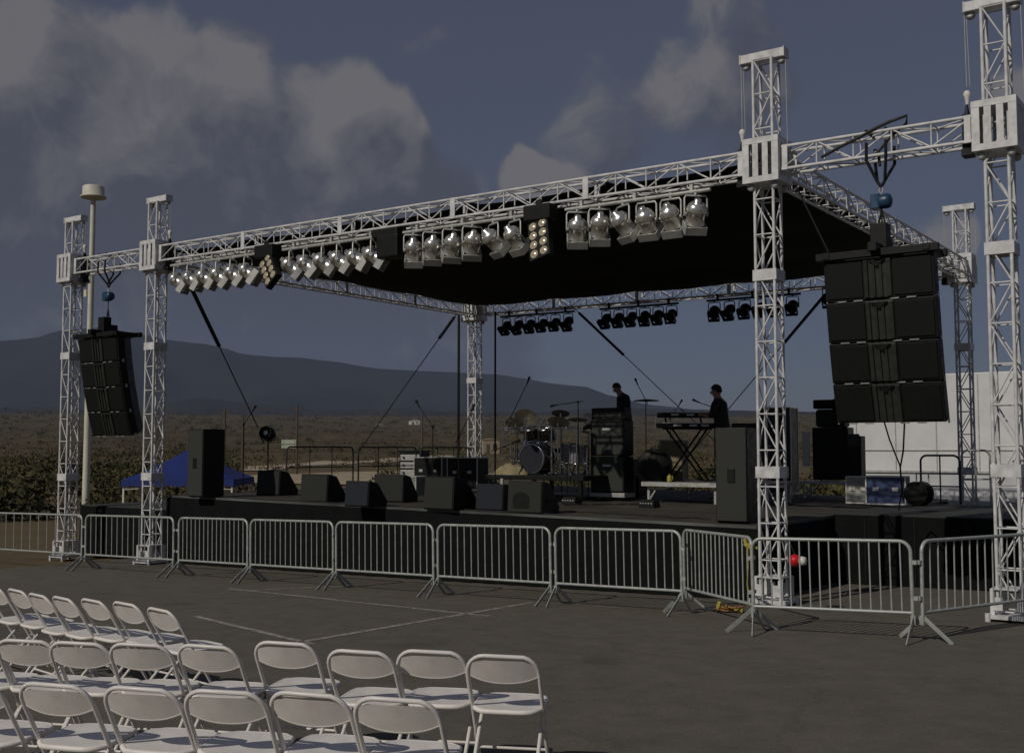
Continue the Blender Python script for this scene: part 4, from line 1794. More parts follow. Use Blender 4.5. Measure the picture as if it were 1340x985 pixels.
heap("cloth_heap", "crumpled tan cloth lying on the left end of the drum riser", "cloth", DR + Vector((-.95, .35, 0)), .42, .3, .24, mat("tan_cloth", (.26, .22, .13), .9, 0, .3, 8, .4, 30), 1.0)
heap("cloth_heap", "pale towel dropped behind the third floor monitor", "cloth", put(545, 640), .4, .3, .3, mat("pale_towel", (.24, .24, .21), .9, 0, .2, 8, .4, 30), 5.0)
t = thing("clip_fan", "small white round fan on a thin stand left of the guitar stack", "fan", put(770, 652), R(10))
b_ = MB()
b_.tube((0, 0, 0), (0, 0, 1.62), .011, 7)
b_.lathe([(0, 0), (.12, 0), (.12, .02), (0, .03)], 16)
b_.build("stand", BLACK, t)
b_ = MB()
b_.lathe([(0, -.05), (.08, -.05), (.12, -.03), (.125, .02), (.09, .06), (0, .07)], 18, Matrix.Translation((0, 0, 1.72)) @ Matrix.Rotation(PI / 2, 4, 'X'))
b_.build("fan_head", WHITEP, t)
mic_stand(put(716, 640), 1.75, .3, "microphone stand with short boom over the middle of the drum kit", .1)
mic_stand(put(648, 660), 1.05, .4, "low microphone stand left of the bass drum", .12)
mic_stand(put(742, 657), .75, -.35, "short microphone stand by the floor drums at the riser's right", .12)
mic_stand(put(566, 655), 1.5, -.35, "microphone stand leaning over the black flight cases", .4)
mic_stand(put(878, 640), 1.9, .25, "microphone stand behind the keyboards' left end", .3)


t = thing("water_jug", "small yellow jug standing on the keyboard riser beside the round case", "jug", on_riser(876, .15), 0)
t.scale = (.75, .75, .75)
b_ = MB()
b_.lathe([(0, 0), (.06, 0), (.065, .02), (.065, .14), (.03, .19), (.025, .22), (0, .22)], 16)
b_.build("body", YELP, t)
b_ = MB()
b_.path([(.05, 0, .15), (.1, 0, .15), (.1, 0, .06), (.06, 0, .05)], .01, 6)
b_.build("handle", YELP, t)
for (px_, py_, lb) in ((722, 656, "small black box on the deck below the bass drum"), (748, 660, "small black box on the deck between the drum riser and guitar stack"), (850, 664, "small black box on the deck under the keyboard riser's left end"), (620, 661, "small black box between the mid stage floor monitors")):
    t = thing("stage_box", lb, "connector box", put(px_, py_), R(rnd.uniform(-25, 25)), "small black boxes on the deck")
    b_ = MB()
    b_.box((0, 0, .075), (.34, .24, .15), taper=(.9, .8))
    b_.build("body", BLACK, t, bevel=.012)
    b_ = MB()
    for k in range(5):
        b_.lathe([(.014, 0), (.014, .02), (0, .02)], 8, Matrix.Translation((-.12 + k * .06, -.108, .08)) @ Matrix.Rotation(PI / 2, 4, 'X'))
    b_.build("sockets", ALU2, t)
# cables lying on the deck
rc = random.Random(3)
for (xa, ya_, xb_, yb_, lb) in ((300, 652, 452, 662, "black cable snaking along the deck edge behind the left floor monitors"), (560, 668, 720, 676, "black cable lying before the mid stage floor monitors"), (720, 668, 930, 680, "black cable crossing the open deck right of the monitors"), (740, 661, 850, 660, "black cable looping past the foot of the guitar stack")):
    a, b2 = put(xa, ya_), put(xb_, yb_)
    pts = []
    for k in range(41):
        u = k / 40
        q = a.lerp(b2, u)
        q.y += .16 * mnoise.noise(Vector((u * 7, xa, 0))) + .05 * math.sin(u * 40 + xa)
        q.y = max(q.y, SY0 + .08)
        q.z = DZ(q.x) + .012
        pts.append(q)
    hang_line("stage_cable", lb, "cable", pts, .011, CABLE, "cables on the stage deck")

# ------------------------------------------------------------------ people
def limb_mesh(nodes, edges, sub=2):
    me = bpy.data.meshes.new("tmp")
    me.from_pydata([n[0] for n in nodes], edges, [])
    o = bpy.data.objects.new("tmp", me)
    COL.objects.link(o)
    sk = o.modifiers.new('skin', 'SKIN')
    sk.use_smooth_shade = True
    for i, n in enumerate(nodes):
        r = n[1] if isinstance(n[1], tuple) else (n[1], n[1])
        me.skin_vertices[0].data[i].radius = r
    me.skin_vertices[0].data[0].use_root = True
    ss = o.modifiers.new('sub', 'SUBSURF')
    ss.levels = sub
    ss.render_levels = sub
    dg = bpy.context.evaluated_depsgraph_get()
    dg.update()
    out = bpy.data.meshes.new_from_object(o.evaluated_get(dg))
    bpy.data.objects.remove(o)
    return out


def person(label, loc, rz, J, hair_long=False):
    """J: joint name -> position. Body grown from a skeleton in one skin; local +y is the way the person faces."""
    t = thing("person", label, "person", loc, rz)
    nodes, edges, idx = [], [], {}

    def nd(k, p, r):
        idx[k] = len(nodes)
        nodes.append((Vector(p), r))

    def ed(a, b_):
        edges.append((idx[a], idx[b_]))
    P_ = {k: Vector(v) for k, v in J.items()}
    nd('pelvis', P_['pelvis'], (.165, .13))
    nd('waist', P_['pelvis'].lerp(P_['chest'], .45), (.155, .12))
    nd('chest', P_['chest'], (.185, .135))
    nd('neckb', P_['chest'].lerp(P_['neck'], .65), (.085, .075))
    nd('neck', P_['neck'], .055)
    nd('head', P_['neck'].lerp(P_['head'], .45), (.075, .088))
    nd('crown', P_['head'], (.085, .10))
    for a, b_ in (('pelvis', 'waist'), ('waist', 'chest'), ('chest', 'neckb'), ('neckb', 'neck'), ('neck', 'head'), ('head', 'crown')):
        ed(a, b_)
    for s_ in ('l', 'r'):
        nd('sh' + s_, P_['sh' + s_], .078)
        nd('el' + s_, P_['el' + s_], .054)
        nd('wr' + s_, P_['wr' + s_], .029)
        dirv = (P_['wr' + s_] - P_['el' + s_]).normalized()
        nd('pa' + s_, P_['wr' + s_] + dirv * .075, (.036, .018))
        ed('neckb', 'sh' + s_)
        ed('sh' + s_, 'el' + s_)
        ed('el' + s_, 'wr' + s_)
        ed('wr' + s_, 'pa' + s_)
        side = dirv.cross(Vector((0, 0, 1)))
        if side.length < .1:
            side = Vector((1, 0, 0))
        side.normalize()
        dn = side.cross(dirv).normalized()
        if dn.z > 0:
            dn = -dn
        for k, (o_, l_) in enumerate(((-.028, .062), (-.010, .072), (.010, .068), (.028, .052))):
            base = P_['wr' + s_] + dirv * .082 + side * o_
            nd('f%d%s' % (k, s_), base + dirv * l_ * .55 + dn * .008, .0088)
            nd('g%d%s' % (k, s_), base + dirv * l_ * .9 + dn * .032, .0075)
            ed('pa' + s_, 'f%d%s' % (k, s_))
            ed('f%d%s' % (k, s_), 'g%d%s' % (k, s_))
        sg = 1 if s_ == 'l' else -1
        nd('t0' + s_, P_['wr' + s_] + dirv * .05 + side * .045 * sg + dn * .012, .011)
        nd('t1' + s_, P_['wr' + s_] + dirv * .085 + side * .055 * sg + dn * .028, .009)
        ed('wr' + s_, 't0' + s_)
        ed('t0' + s_, 't1' + s_)
        nd('hp' + s_, P_['hp' + s_], .098)
        nd('kn' + s_, P_['kn' + s_], .062)
        nd('cf' + s_, P_['kn' + s_].lerp(P_['an' + s_], .35), .060)
        nd('an' + s_, P_['an' + s_], .042)
        nd('to' + s_, P_['to' + s_], (.048, .035))
        ed('pelvis', 'hp' + s_)
        ed('hp' + s_, 'kn' + s_)
        ed('kn' + s_, 'cf' + s_)
        ed('cf' + s_, 'an' + s_)
        ed('an' + s_, 'to' + s_)
    me = limb_mesh(nodes, edges)
    me.name = "person_body"
    me.materials.clear()
    for m in (SHIRT, SKIN, TROUS, SHOE):
        me.materials.append(m)
    segs = []
    for a, b_ in edges:
        ka = [k for k, v in idx.items() if v == a][0]
        kb = [k for k, v in idx.items() if v == b_][0]
        if kb in ('neck', 'head', 'crown') or kb[:2] in ('wr', 'pa', 't0', 't1') or kb[0] in 'fg':
            m = 1
        elif kb[:2] in ('hp', 'kn', 'cf', 'an'):
            m = 2
        elif kb[:2] == 'to':
            m = 3
        else:
            m = 0
        segs.append((nodes[a][0], nodes[b_][0], m, ka, kb))
    for p in me.polygons:
        c = p.center
        best, bm_ = 1e9, 0
        for a, b_, m, ka, kb in segs:
            ab = b_ - a
            u = max(0, min(1, (c - a).dot(ab) / max(ab.dot(ab), 1e-9)))
            d = (a + ab * u - c).length
            mm = m
            if kb[:2] == 'wr' and u < .12:
                mm = 0
            if kb == 'neck' and u < .3:
                mm = 0
            if d < best:
                best, bm_ = d, mm
        p.material_index = bm_
        p.use_smooth = True
    body = bpy.data.objects.new("body", me)
    COL.objects.link(body)
    body.parent = t
    # head dressing
    hp = P_['neck'].lerp(P_['head'], .62)
    upv = (P_['head'] - P_['neck']).normalized()
    fw = Vector((0, 1, 0))
    fw = (fw - upv * fw.dot(upv)).normalized()
    rt = fw.cross(upv)
    M3 = Matrix((rt, fw, upv)).transposed()
    mm = Matrix.Translation(hp) @ M3.to_4x4()
    h = MB()
    vs, fs = [], []
    nu, nv = 18, 10
    for j in range(nv + 1):
        ph = PI * .74 * j / nv
        for i in range(nu):
            th = 2 * PI * i / nu
            x, y, z = math.sin(ph) * math.cos(th), math.sin(ph) * math.sin(th), math.cos(ph)
            rr = 1.0 + .05 * mnoise.noise(Vector((x * 4, y * 4, z * 4)))
            lift = .0
            if y > .1:
                z = max(z, .42 if y > .3 else -.05)
            elif y > -.35:
                z = max(z, -.35)
            vs.append(mm @ Vector((x * .088 * rr, (y * .104 - .014) * rr, z * .112 * rr + .022)))
    for j in range(nv):
        for i in range(nu):
            l = (i + 1) % nu
            fs.append((j * nu + i, j * nu + l, (j + 1) * nu + l, (j + 1) * nu + i))
    h.add(vs, fs, True)
    h.build("hair", HAIR, t)
    n_ = MB()
    n_.box(mm @ Vector((0, .100, -.005)), (.022, .035, .045), M3, taper=(.6, .4))
    n_.build("nose", SKIN, t, bevel=.004)
    n_ = MB()
    n_.box(mm @ Vector((0, .092, -.052)), (.05, .014, .012), M3)
    n_.build("mouth", SKIN, t, bevel=.004)
    for s_ in (-1, 1):
        n_ = MB()
        n_.lathe([(0, -.012), (.025, -.01), (.028, 0), (.02, .01), (0, .012)], 10, mm @ Matrix.Translation((s_ * .09, -.005, -.005)) @ Matrix.Rotation(PI / 2, 4, 'Y'))
        n_.build("ear", SKIN, t)
    for s_ in (-1, 1):
        e_ = MB()
        e_.lathe([(0, -.01), (.011, 0), (0, .01)], 8, mm @ Matrix.Translation((s_ * .032, .090, .018)))
        e_.build("eye", BLACK, t)
    return t


# keyboard player, standing, facing the drums (photo left)
kp2 = on_riser(946, 1.15)
face_left = YAW + PI / 2          # local +y to photo left
person("person in black with dark hair, playing the keyboards behind a microphone", kp2, face_left - R(32), dict(
    pelvis=(0, -.02, .98), chest=(0, .03, 1.34), neck=(0, .08, 1.58), head=(0, .13, 1.78),
    shl=(-.20, .04, 1.46), ell=(-.25, .10, 1.21), wrl=(-.16, .34, 1.27),
    shr=(.20, .04, 1.46), elr=(.26, .12, 1.19), wrr=(.12, .36, 1.27),
    hpl=(-.10, -.02, .90), knl=(-.12, .03, .50), anl=(-.12, -.03, .09), tol=(-.13, .14, .04),
    hpr=(.10, -.02, .90), knr=(.12, .02, .50), anr=(.12, -.04, .09), tor=(.14, .13, .04)))
[o for o in COL.objects if o.get('label', '').startswith('person in black with dark hair')][0].scale = (1.22, 1.16, 1.09)
# guitarist behind the stack, head bowed
gp = put(818, 648)
gstep = thing("step_box", "black step box behind the tall guitar stack", "box", gp, 0)
b_ = MB()
b_.box((0, 0, .41), (.8, .8, .8))
b_.build("body", BLACK, gstep, bevel=.01)
b_ = MB()
b_.box((0, 0, .82), (.82, .82, .02))
b_.build("lid", GRILLE, gstep)
person("person in black with bowed head, standing behind the tall guitar stack", gp + Vector((0, 0, .83)), face_left + R(20), dict(
    pelvis=(0, -.06, .96), chest=(0, .02, 1.31), neck=(0, .12, 1.53), head=(0, .24, 1.70),
    shl=(-.20, .03, 1.43), ell=(-.27, .02, 1.14), wrl=(-.16, .24, 1.05),
    shr=(.20, .03, 1.43), elr=(.27, .02, 1.14), wrr=(.10, .25, 1.10),
    hpl=(-.10, -.06, .89), knl=(-.13, .0, .49), anl=(-.13, -.05, .09), tol=(-.14, .12, .04),
    hpr=(.10, -.06, .89), knr=(.13, .01, .49), anr=(.14, -.05, .09), tor=(.16, .12, .04)))

# ------------------------------------------------------------------ gear at stage right
# amplifier racks behind the right front tower
p = put(985, 650)
flight_case("dark equipment rack behind the right front tower, left of the tall case", put(985, 640), R(6), (.9, .6, 1.75), mat("rack_grey", (.05, .05, .048), .7, 0, .25, 6), BLACK, None, True, "equipment_rack")
flight_case("tall dark flight case with pale edges just right of the right front tower", put(1021, 645), R(4), (.75, .6, 2.1), mat("case_grey", (.055, .058, .062), .6, 0, .2, 5), ALU2)
p = put(1084, 652)
p.z += .30
t = thing("amplifier_stack", "black amplifier cabinets topped by a rolled black cover, right of the tower", "amplifier", p, R(4))
b_ = MB()
b_.box((0, .3, .05), (1.25, .7, .06))
b_.build("board", ALU2, t)
for sx in (-.55, .55):
    for y in (.02, .58):
        b_ = MB()
        b_.box((sx, y, -.14), (.05, .05, .32))
        b_.bar((sx, y, -.25), (sx - sx * .4, y, .02), .03, .03)
        b_.build("leg", ALU2, t)
b_ = MB()
b_.box((.05, .3, .70), (.80, .55, 1.18))
cc = b_.build("lower_cabinet", BLACK, t, bevel=.02)
b_ = MB()
b_.box((.05, .015, .70), (.70, .02, 1.08))
b_.build("grille_cloth", GRILLE, cc)
b_ = MB()
b_.box((.05, .3, 1.50), (.66, .5, .40))
b_.build("upper_cabinet", BLACK, t, bevel=.06)
b_ = MB()
b_.box((-.05, .3, 1.82), (.58, .4, .20))
b_.lathe([(0, -.2), (.15, -.2), (.17, -.17), (.17, .17), (.15, .2), (0, .2)], 16, Matrix.Translation((.22, .3, 1.80)) @ Matrix.Rotation(PI / 2, 4, 'X'))
b_.build("cover_roll", BLACKCLOTH, t, bevel=.03)
b_ = MB()
b_.box((.56, .25, .62), (.34, .4, .95))
b_.build("side_amplifier", BLACK, t, bevel=.015)
b_ = MB()
b_.box((.56, .045, 1.0), (.28, .02, .28))
b_.build("amplifier_face", HORN, t)
b_ = MB()
b_.box((-.50, .06, .80), (.17, .04, .78))
b_.build("white_panel", WHITEP, t)

flight_case("small pale case on the right platform, left of the blue case", Vector((on_y(1126, 658, 22.2).x, 22.2, 1.115)), R(5), (.46, .38, .52), CASEW, WHITEP)
flight_case("blue case with pale edges on the right platform, below the speaker array", Vector((on_y(1162, 659, 22.0).x, 22.0, 1.115)), R(5), (.74, .40, .54), CASEBLUE, WHITEP)
# hand truck / reel
p = Vector((on_y(1203, 664, 21.6).x, 21.6, 1.115))
t = thing("cable_reel", "dark cable reel with a round rim standing right of the blue case", "reel", p, R(-10))
b_ = MB()
for s_ in (-1, 1):
    b_.lathe([(.19, -.01), (.23, -.012), (.23, .012), (.19, .01)], 22, Matrix.Translation((0, s_ * .14, .235)) @ Matrix.Rotation(PI / 2, 4, 'X'))
    b_.box((0, s_ * .14, .235), (.40, .012, .035))
    b_.box((0, s_ * .14, .235), (.035, .014, .40))
b_.build("flange", BLACK, t)
b_ = MB()
b_.lathe([(.0, -.13), (.15, -.13), (.15, .13), (0, .13)], 18, Matrix.Translation((0, 0, .235)) @ Matrix.Rotation(PI / 2, 4, 'X'))
b_.build("cable_coil", CABLE, t)
b_ = MB()
b_.path([(-.12, .16, .235), (-.12, .16, .62), (.12, .16, .62), (.12, .16, .235)], .014, 7)
b_.build("handle", ALU2, t)


def guard_rail(label, a, b_, z, m, h=1.05, mids=(.55,), posts=3):
    a, b2 = Vector((*a, z)), Vector((*b_, z))
    d = b2 - a
    L = d.length
    t = thing("guard_rail", label, "railing", a, math.atan2(d.y, d.x), "guard rails round the stage")
    f = MB()
    rc = .12
    pts = [(0, 0, 0)]
    for k in range(6):
        an = R(180 - 90 * k / 5)
        pts.append((rc + rc * math.cos(an), 0, h - rc + rc * math.sin(an)))
    for k in range(6):
        an = R(90 - 90 * k / 5)
        pts.append((L - rc + rc * math.cos(an), 0, h - rc + rc * math.sin(an)))
    pts.append((L, 0, 0))
    f.path(pts, .021, 8)
    f.build("frame", m, t)
    g = MB()
    for z_ in mids:
        g.tube((0, 0, z_), (L, 0, z_), .015, 7)
    for i in range(1, posts):
        g.tube((L * i / posts, 0, 0), (L * i / posts, 0, h), .015, 7)
    g.build("infill_bars", m, t)
    return t


DARKRAIL = mat("dark_rail", (.03, .032, .035), .5, .2, .2, 8)
guard_rail("dark guard rail on the stage's left edge, nearest the left speaker", (-19.9, 18.6), (-19.9, 20.9), DZ(-19.9), DARKRAIL)
guard_rail("dark guard rail in the middle of the stage's left edge", (-19.9, 21.1), (-19.9, 23.4), DZ(-19.9), DARKRAIL)
guard_rail("dark guard rail on the stage's left edge, next to the rear left tower", (-19.9, 23.6), (-19.9, 25.8), DZ(-19.9), DARKRAIL)
xa = on_y(1205, 620, 22.5).x
xb = on_y(1256, 620, 22.5).x
xc = on_y(1296, 620, 22.5).x
NAVY = mat("navy_rail", (.03, .04, .09), .5, .1, .2, 8)
guard_rail("navy guard rail with upright bars at the back of the right platform", (xa, 22.5), (xb, 22.5), 1.115, NAVY, .95, (.35, .6), 2)
guard_rail("pale grey guard rail with rounded corners at the right end of the right platform", (xb + .04, 22.5), (xc, 22.5), 1.115, GALV, 1.05, (.5,), 2)

# ------------------------------------------------------------------ small things at the barriers
q = on_y(1040, 733, 14.25)
t = thing("marker_float", "bright red ball with a white cap hanging behind the barrier right of the tower", "float", q, 0)
b_ = MB()
b_.lathe([(0, -.085), (.05, -.07), (.082, -.02), (.082, .02), (.05, .07), (0, .085)], 18, Matrix.Rotation(PI / 2, 4, 'Y'))
b_.build("ball", REDP, t)
b_ = MB()
b_.lathe([(0, .07), (.05, .07), (.062, .1), (.05, .15), (0, .155)], 16, Matrix.Rotation(PI / 2, 4, 'Y'))
b_.build("cap", WHITEP, t)
b_ = MB()
b_.path([(0, 0, .08), (-.1, .02, .3), (-.16, .1, .55)], .006, 5)
b_.build("cord", CABLE, t)
q = on_y(979, 713, 12.42)
t = thing("caution_tape", "yellow tape knotted round the barrier end beside the right front tower", "tape", q, 0)
b_ = MB()
b_.box((0, 0, 0), (.10, .05, .05), Matrix.Rotation(.5, 3, 'Y')).box((-.02, -.01, .03), (.04, .05, .10), Matrix.Rotation(-.3, 3, 'Y')).box((.06, -.01, -.02), (.13, .012, .03), Matrix.Rotation(.15, 3, 'Y'))
b_.build("knot", YELP, t, bevel=.008)
b_ = MB()
b_.path([(0, -.02, -.02), (.01, -.03, -.25), (-.01, -.02, -.45), (.005, -.02, -.55)], [.012, .008, .008, .014], 5)
b_.build("tail", YELP, t)
q = on_ground(955, 801)
t = thing("ratchet_strap", "orange webbing strap lying in a heap on the asphalt by the angled barrier", "strap", (q.x, q.y, G(q.x, q.y)), 0)
b_ = MB()
pts = []
for k in range(40):
    a = k * .55
    pts.append((.12 * math.cos(a) + .004 * k - .08, .09 * math.sin(a * 1.13), .02 + .0018 * k + .012 * math.sin(a * 2.1)))
b_.path(pts, .012, 6)
b_.build("webbing", ORNG, t)
b_ = MB()
b_.box((-.16, 0, .07), (.05, .05, .13), Matrix.Rotation(.3, 3, 'Y')).box((.12, .03, .04), (.12, .05, .05))
b_.build("buckle", YELP, t, bevel=.008)

# ------------------------------------------------------------------ behind the stage
# white mast with a drum cap
base = on_y(112, 662, 27.0)
base = Vector((base.x, base.y, TERR(base.x, base.y)))
dist = fwd(base)
t = thing("light_mast", "tall cream mast with a flat drum-shaped cap behind the left towers", "mast", base, 0)
zt = on_y(125, 258, 27.0)
topz = CAM_H + (589.6 - 256) / FPX * dist
hgt = topz - base.z
b_ = MB()
b_.tube((0, 0, 0), (0, 0, hgt), .155, 16, .105)
sh = b_.build("shaft", POLEP, t)
b_ = MB()
b_.lathe([(.3, 0), (.3, .04), (.2, .06), (.19, .35), (.17, .4)], 18)
b_.build("base_flange", POLEP, sh)
b_ = MB()
b_.lathe([(0, -.05), (.44, -.05), (.53, -.02), (.53, .02), (.44, .06), (.44, .42), (.40, .46), (.0, .47)], 30, Matrix.Translation((0, 0, hgt)))
b_.build("drum_cap", POLEP, t)
b_ = MB()
b_.box((-.18, -.12, hgt * .695), (.16, .1, .3))
b_.build("junction_box", POLEP, t, bevel=.01)

# blue canopy tent
tp = on_y(250, 628, 22.5)
cx, cy = tp.x, 22.5
gz = G(cx, cy)
t = thing("canopy_tent", "blue pop-up canopy tent standing on the dirt left of the stage", "tent", (cx, cy, gz), R(38))
hw = 1.65
ez = 1.78
b_ = MB()
vs, fs = [], []
ng = 12
for i in range(ng + 1):
    for j in range(ng + 1):
        u, v = 2 * i / ng - 1, 2 * j / ng - 1
        r = max(abs(u), abs(v))
        vs.append((u * hw, v * hw, ez + .02 + .95 * (1 - r) ** 1.12 - .03 * math.sin(PI * r) * 1))
for i in range(ng):
    for j in range(ng):
        a = i * (ng + 1) + j
        fs.append((a, a + ng + 1, a + ng + 2, a + 1))
b_.add(vs, fs, False)
for (ux, uy) in ((1, 0), (-1, 0), (0, 1), (0, -1)):
    m = []
    for k in range(13):
        s_ = 2 * k / 12 - 1
        x, y = (ux * hw + (0 if ux else s_ * hw)), (uy * hw + (0 if uy else s_ * hw))
        m += [(x, y, ez + .02), (x * 1.01, y * 1.01, ez - .20 + .04 * (k % 2))]
    b_.add(m, [(2 * k, 2 * k + 1, 2 * k + 3, 2 * k + 2) for k in range(12)])
b_.build("canopy", TENT, t)
for sx in (-1, 1):
    for sy in (-1, 1):
        l = MB()
        l.box((sx * hw * .97, sy * hw * .97, ez / 2), (.05, .05, ez))
        l.box((sx * hw * .97, sy * hw * .97, .01), (.14, .14, .02))
        l.build("leg", WHITEP, t)
l = MB()
for (a, b2) in (((-1, -1), (1, -1)), ((1, -1), (1, 1)), ((1, 1), (-1, 1)), ((-1, 1), (-1, -1))):
    l.bar((a[0] * hw * .97, a[1] * hw * .97, ez - .28), (b2[0] * hw * .97, b2[1] * hw * .97, ez - .02), .025, .02)
    l.bar((a[0] * hw * .97, a[1] * hw * .97, ez - .02), (b2[0] * hw * .97, b2[1] * hw * .97, ez - .28), .025, .02)
l.build("scissor_frame", WHITEP, t)

# white trailer at right
ya = 34.0
xa = on_y(1108, 560, ya).x
xb = xa + 12.5
gz = G(xa + 3, ya) - .15
d_ = math.cos(YAW) * ya - math.sin(YAW) * on_y(1245, 490, ya).x
ztop = on_y(1255, 488, ya).z
t = thing("box_trailer", "long white box trailer behind the right platform and the nearest tower", "trailer", (xa, ya, gz), R(0))
Ht = ztop - gz
b_ = MB()
b_.box((6.25, 1.3, (1.95 + Ht) / 2), (12.5, 2.6, Ht - 1.95))
b_.build("box", mat("trailer_paint", (.64, .645, .65), .5, 0, .1, 1.2, .05, 20), t, bevel=.03)
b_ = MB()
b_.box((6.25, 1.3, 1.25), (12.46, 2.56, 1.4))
b_.build("lower_side", SHADEDWHITE, t, bevel=.02)
b_ = MB()
b_.box((6.25, -.02, 1.98), (12.5, .03, .07)).box((6.25, -.02, 2.62), (12.5, .02, .03))
for k in range(11):
    b_.box((.3 + k * 1.19, -.012, (1.98 + Ht) / 2), (.03, .014, Ht - 2.1))
b_.build("side_rails", ALU2, t)
for wx in (1.6, 2.9, 10.4):
    for wy in (.2, 2.4):
        wmm = MB()
        wmm.lathe([(.2, -.13), (.46, -.13), (.5, -.09), (.5, .09), (.46, .13), (.2, .13)], 24, Matrix.Translation((wx, wy, .5)) @ Matrix.Rotation(PI / 2, 4, 'X'))
        wo_ = wmm.build("wheel", CABLE, t)
        wmm = MB()
        wmm.lathe([(0, -.1), (.2, -.1), (.24, -.06), (.24, .06), (.2, .1), (0, .1)], 18, Matrix.Translation((wx, wy, .5)) @ Matrix.Rotation(PI / 2, 4, 'X'))
        wmm.build("rim", ALU2, wo_)


# poles, spotlight, sign and sheds in the desert
def far_pole(px, ytop, ybase, label, r=.12, arm=True, lamp=False):
    p = on_terr(px, ybase)
    d = fwd(p)
    r = max(r, .0011 * d)
    h = (ybase - ytop) / FPX * d
    t = thing("utility_pole", label, "utility pole", (p.x, p.y, TERR(p.x, p.y) - .1), R(40), "wooden poles on the desert plain")
    b_ = MB()
    b_.tube((0, 0, 0), (0, 0, h), r, 8, r * .7)
    b_.build("pole", WOODPOLE, t)
    if arm:
        b_ = MB()
        b_.box((0, 0, h * .93), (h * .17, .12, .14))
        for s_ in (-1, 0, 1):
            b_.tube((s_ * h * .075, 0, h * .93 + .05), (s_ * h * .075, 0, h * .93 + .3), .06, 6)
        b_.build("crossarm", WOODPOLE, t)
    return t


far_pole(293, 533, 621, "dark wooden utility pole right of the blue tent, tallest of the far poles", .11)
far_pole(317, 543, 621, "shorter wooden pole between the tall utility pole and the spotlight", .10, False)
far_pole(388, 528, 621, "wooden utility pole right of the pale green sign", .10)
far_pole(552, 540, 621, "thin dark pole beside the small white shed on the plain", .10, False)
# work light on a stand, on the stage's left rear
p = Vector((on_x(350, 640, -19.6).x, on_x(350, 640, -19.6).y, 0))
p.z = DZ(p.x)
t = thing("work_light", "black spotlight with a bright lens on a tripod at the stage's left rear", "spotlight", p, R(20))
b_ = MB()
b_.tube((0, 0, .3), (0, 0, 1.2), .018, 8)
for k in range(3):
    a = 2 * PI * k / 3
    b_.tube((0, 0, .5), (.36 * math.cos(a), .36 * math.sin(a), .01), .014, 6)
b_.build("tripod", BLACK, t)
b_ = MB()
m = Matrix.Translation((0, -.02, 1.36)) @ Matrix.Rotation(R(80), 4, 'X')
b_.lathe([(0, -.2), (.10, -.2), (.15, -.1), (.16, .14), (.14, .15), (.13, .1), (0, .1)], 18, m)
b_.path([(-.18, 0, 1.36), (-.18, 0, 1.22), (0, 0, 1.18), (.18, 0, 1.22), (.18, 0, 1.36)], .014, 6)
b_.build("lamp_head", BLACK, t)
b_ = MB()
b_.lathe([(.0, .125), (.03, .12), (.055, .105)][::-1], 16, m)
b_.build("lens", WHITEP, t)
# sign
p = on_terr(378, 604)
d = fwd(p)
t = thing("road_sign", "pale green two-line board on posts beside the dirt road", "sign", (p.x, p.y, TERR(p.x, p.y) - .05), YAW)
k = d / FPX
b_ = MB()
b_.box((0, 0, k * 26), (k * 20, .06, k * 5.5)).box((0, 0, k * 20), (k * 20, .06, k * 4.5))
b_.build("board", SIGNG, t)
b_ = MB()
for s_ in (-1, 1):
    b_.tube((s_ * k * 7, .06, 0), (s_ * k * 7, .06, k * 28), k * .7, 6)
b_.build("post", WOODPOLE, t)


def shed(px, ybase, wpx, hpx, label, wall, roof, gable):
    p = on_terr(px, ybase)
    k = fwd(p) / FPX
    w, h, dd = wpx * k, hpx * k, wpx * k * .7
    t = thing("shed", label, "building", (p.x, p.y, TERR(p.x, p.y) - .2), YAW + R(15), "small buildings on the plain")
    b_ = MB()
    b_.box((0, dd / 2, h / 2 + .1), (w, dd, h + .2))
    b_.build("wall", wall, t)
    b_ = MB()
    b_.prism([(-w * .55, h + .2), (w * .55, h + .2), (0, h + .2 + gable * k)], -.2, dd + .2)
    b_.build("roof", roof, t)
    b_ = MB()
    b_.box((-w * .2, -.03, h * .38), (w * .2, .06, h * .7))
    b_.build("door", mat("shed_door", (.10, .09, .08), .7), t)
    b_ = MB()
    b_.box((w * .22, -.03, h * .55), (w * .22, .06, h * .35))
    b_.build("window", BLACK, t)
    return t


shed(543, 556, 13, 5, "small bright white shed far out on the plain", WHITEP, ALU2, 2)
shed(643, 594, 22, 18, "tan block-shaped hut behind the rear left tower", TANWALL, TANWALL, 2)
shed(497, 560, 9, 3, "tiny pale shed on the slope left of the white one", CASEW, ALU2, 1.5)

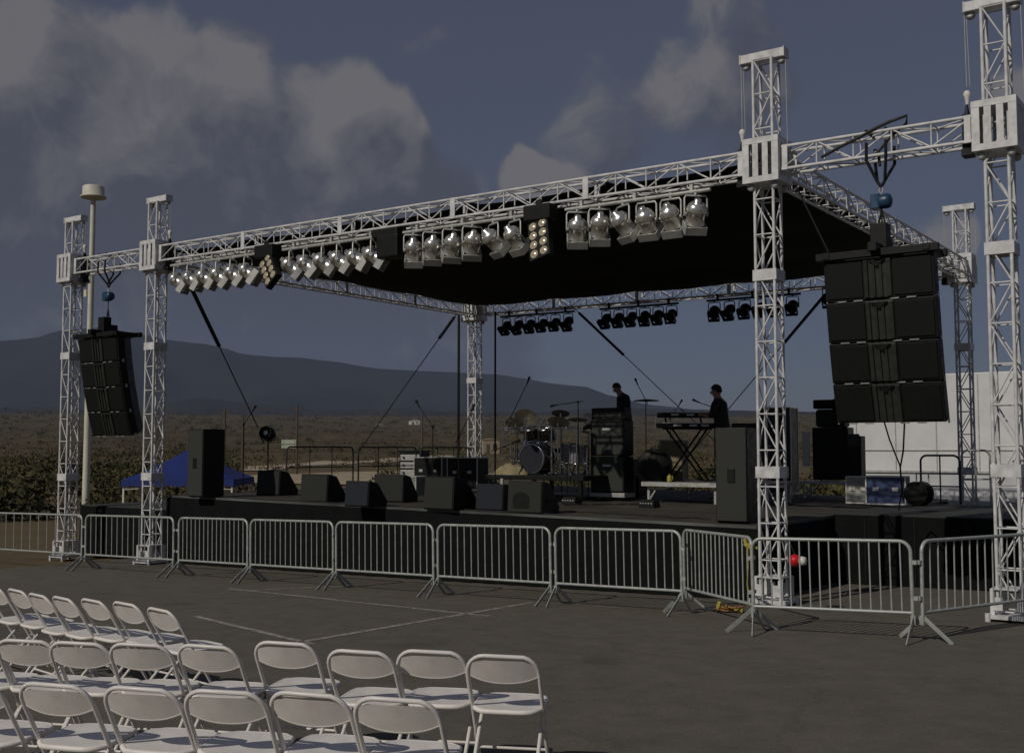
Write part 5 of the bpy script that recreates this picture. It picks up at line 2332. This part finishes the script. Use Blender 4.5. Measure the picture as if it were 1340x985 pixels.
# ------------------------------------------------------------------ desert scrub: low bushes, far too many to count
def scrub():
    rr = random.Random(11)
    vs, fs, mi = [], [], []

    def bush(c, r, h, n, mat_i):
        for _ in range(n):
            a, e = rr.uniform(0, 2 * PI), rr.random() ** .6
            d = rr.random() ** .5
            p = c + Vector((math.cos(a) * r * d, math.sin(a) * r * d, h * e * (1 - .55 * d * d)))
            s_ = r * rr.uniform(.07, .17) * (1 if n > 60 else 1.6)
            nrm = Vector((rr.gauss(0, 1), rr.gauss(0, 1), rr.gauss(.5, 1))).normalized()
            u = nrm.orthogonal().normalized()
            v = nrm.cross(u)
            rot = rr.uniform(0, 2 * PI)
            u2 = u * math.cos(rot) + v * math.sin(rot)
            v2 = nrm.cross(u2)
            o = len(vs)
            vs.extend([p - u2 * s_, p - v2 * s_ * .6, p + u2 * s_, p + v2 * s_ * .6])
            fs.append((o, o + 1, o + 2, o + 3))
            mi.append(mat_i)
    cnt = 0
    while cnt < 5200:
        px = rr.uniform(-120, 1420)
        r = 45 * (3000 / 45) ** (rr.random() ** .8)
        d = ray(px, 590)
        hd = Vector((d.x, d.y)).normalized()
        x, y = hd.x * r, hd.y * r
        if -24 < x < 30 and y < 45:
            continue
        k = mnoise.noise(Vector((x * .012, y * .012, 7)))
        dens_ = .35 + k * 1.1 + min(.45, r / 900)
        if rr.random() > dens_:
            continue
        # keep the dirt flat behind the stage bare
        if r < 330 and 320 < px < 720 and rr.random() < (.97 if r < 170 else .8):
            continue
        if r < 75 and rr.random() < .7:
            continue
        s_ = rr.uniform(.45, 1.25) * (1 + r / 420)
        tall = rr.uniform(.7, 1.25) if rr.random() < .85 else rr.uniform(1.4, 2.0)
        n = 150 if r < 130 else (61 if r < 350 else 22)
        bush(Vector((x, y, TERR(x, y) - .1)), s_, s_ * tall, n, 0 if rr.random() < .62 else (1 if rr.random() < .6 else 2))
        cnt += 1
    b_ = MB()
    b_.v = [tuple(v) for v in vs]
    b_.f = fs
    b_.sm = [False] * len(fs)
    b_.mi = mi
    ms = [mat("scrub_olive", (.062, .056, .020), .9, 0, .4, .5), mat("scrub_brown", (.115, .082, .036), .9, 0, .35, .5), mat("scrub_dark", (.036, .037, .017), .9, 0, .35, .5)]
    return tag(b_.build("desert_scrub", ms), kind='stuff')


scrub()
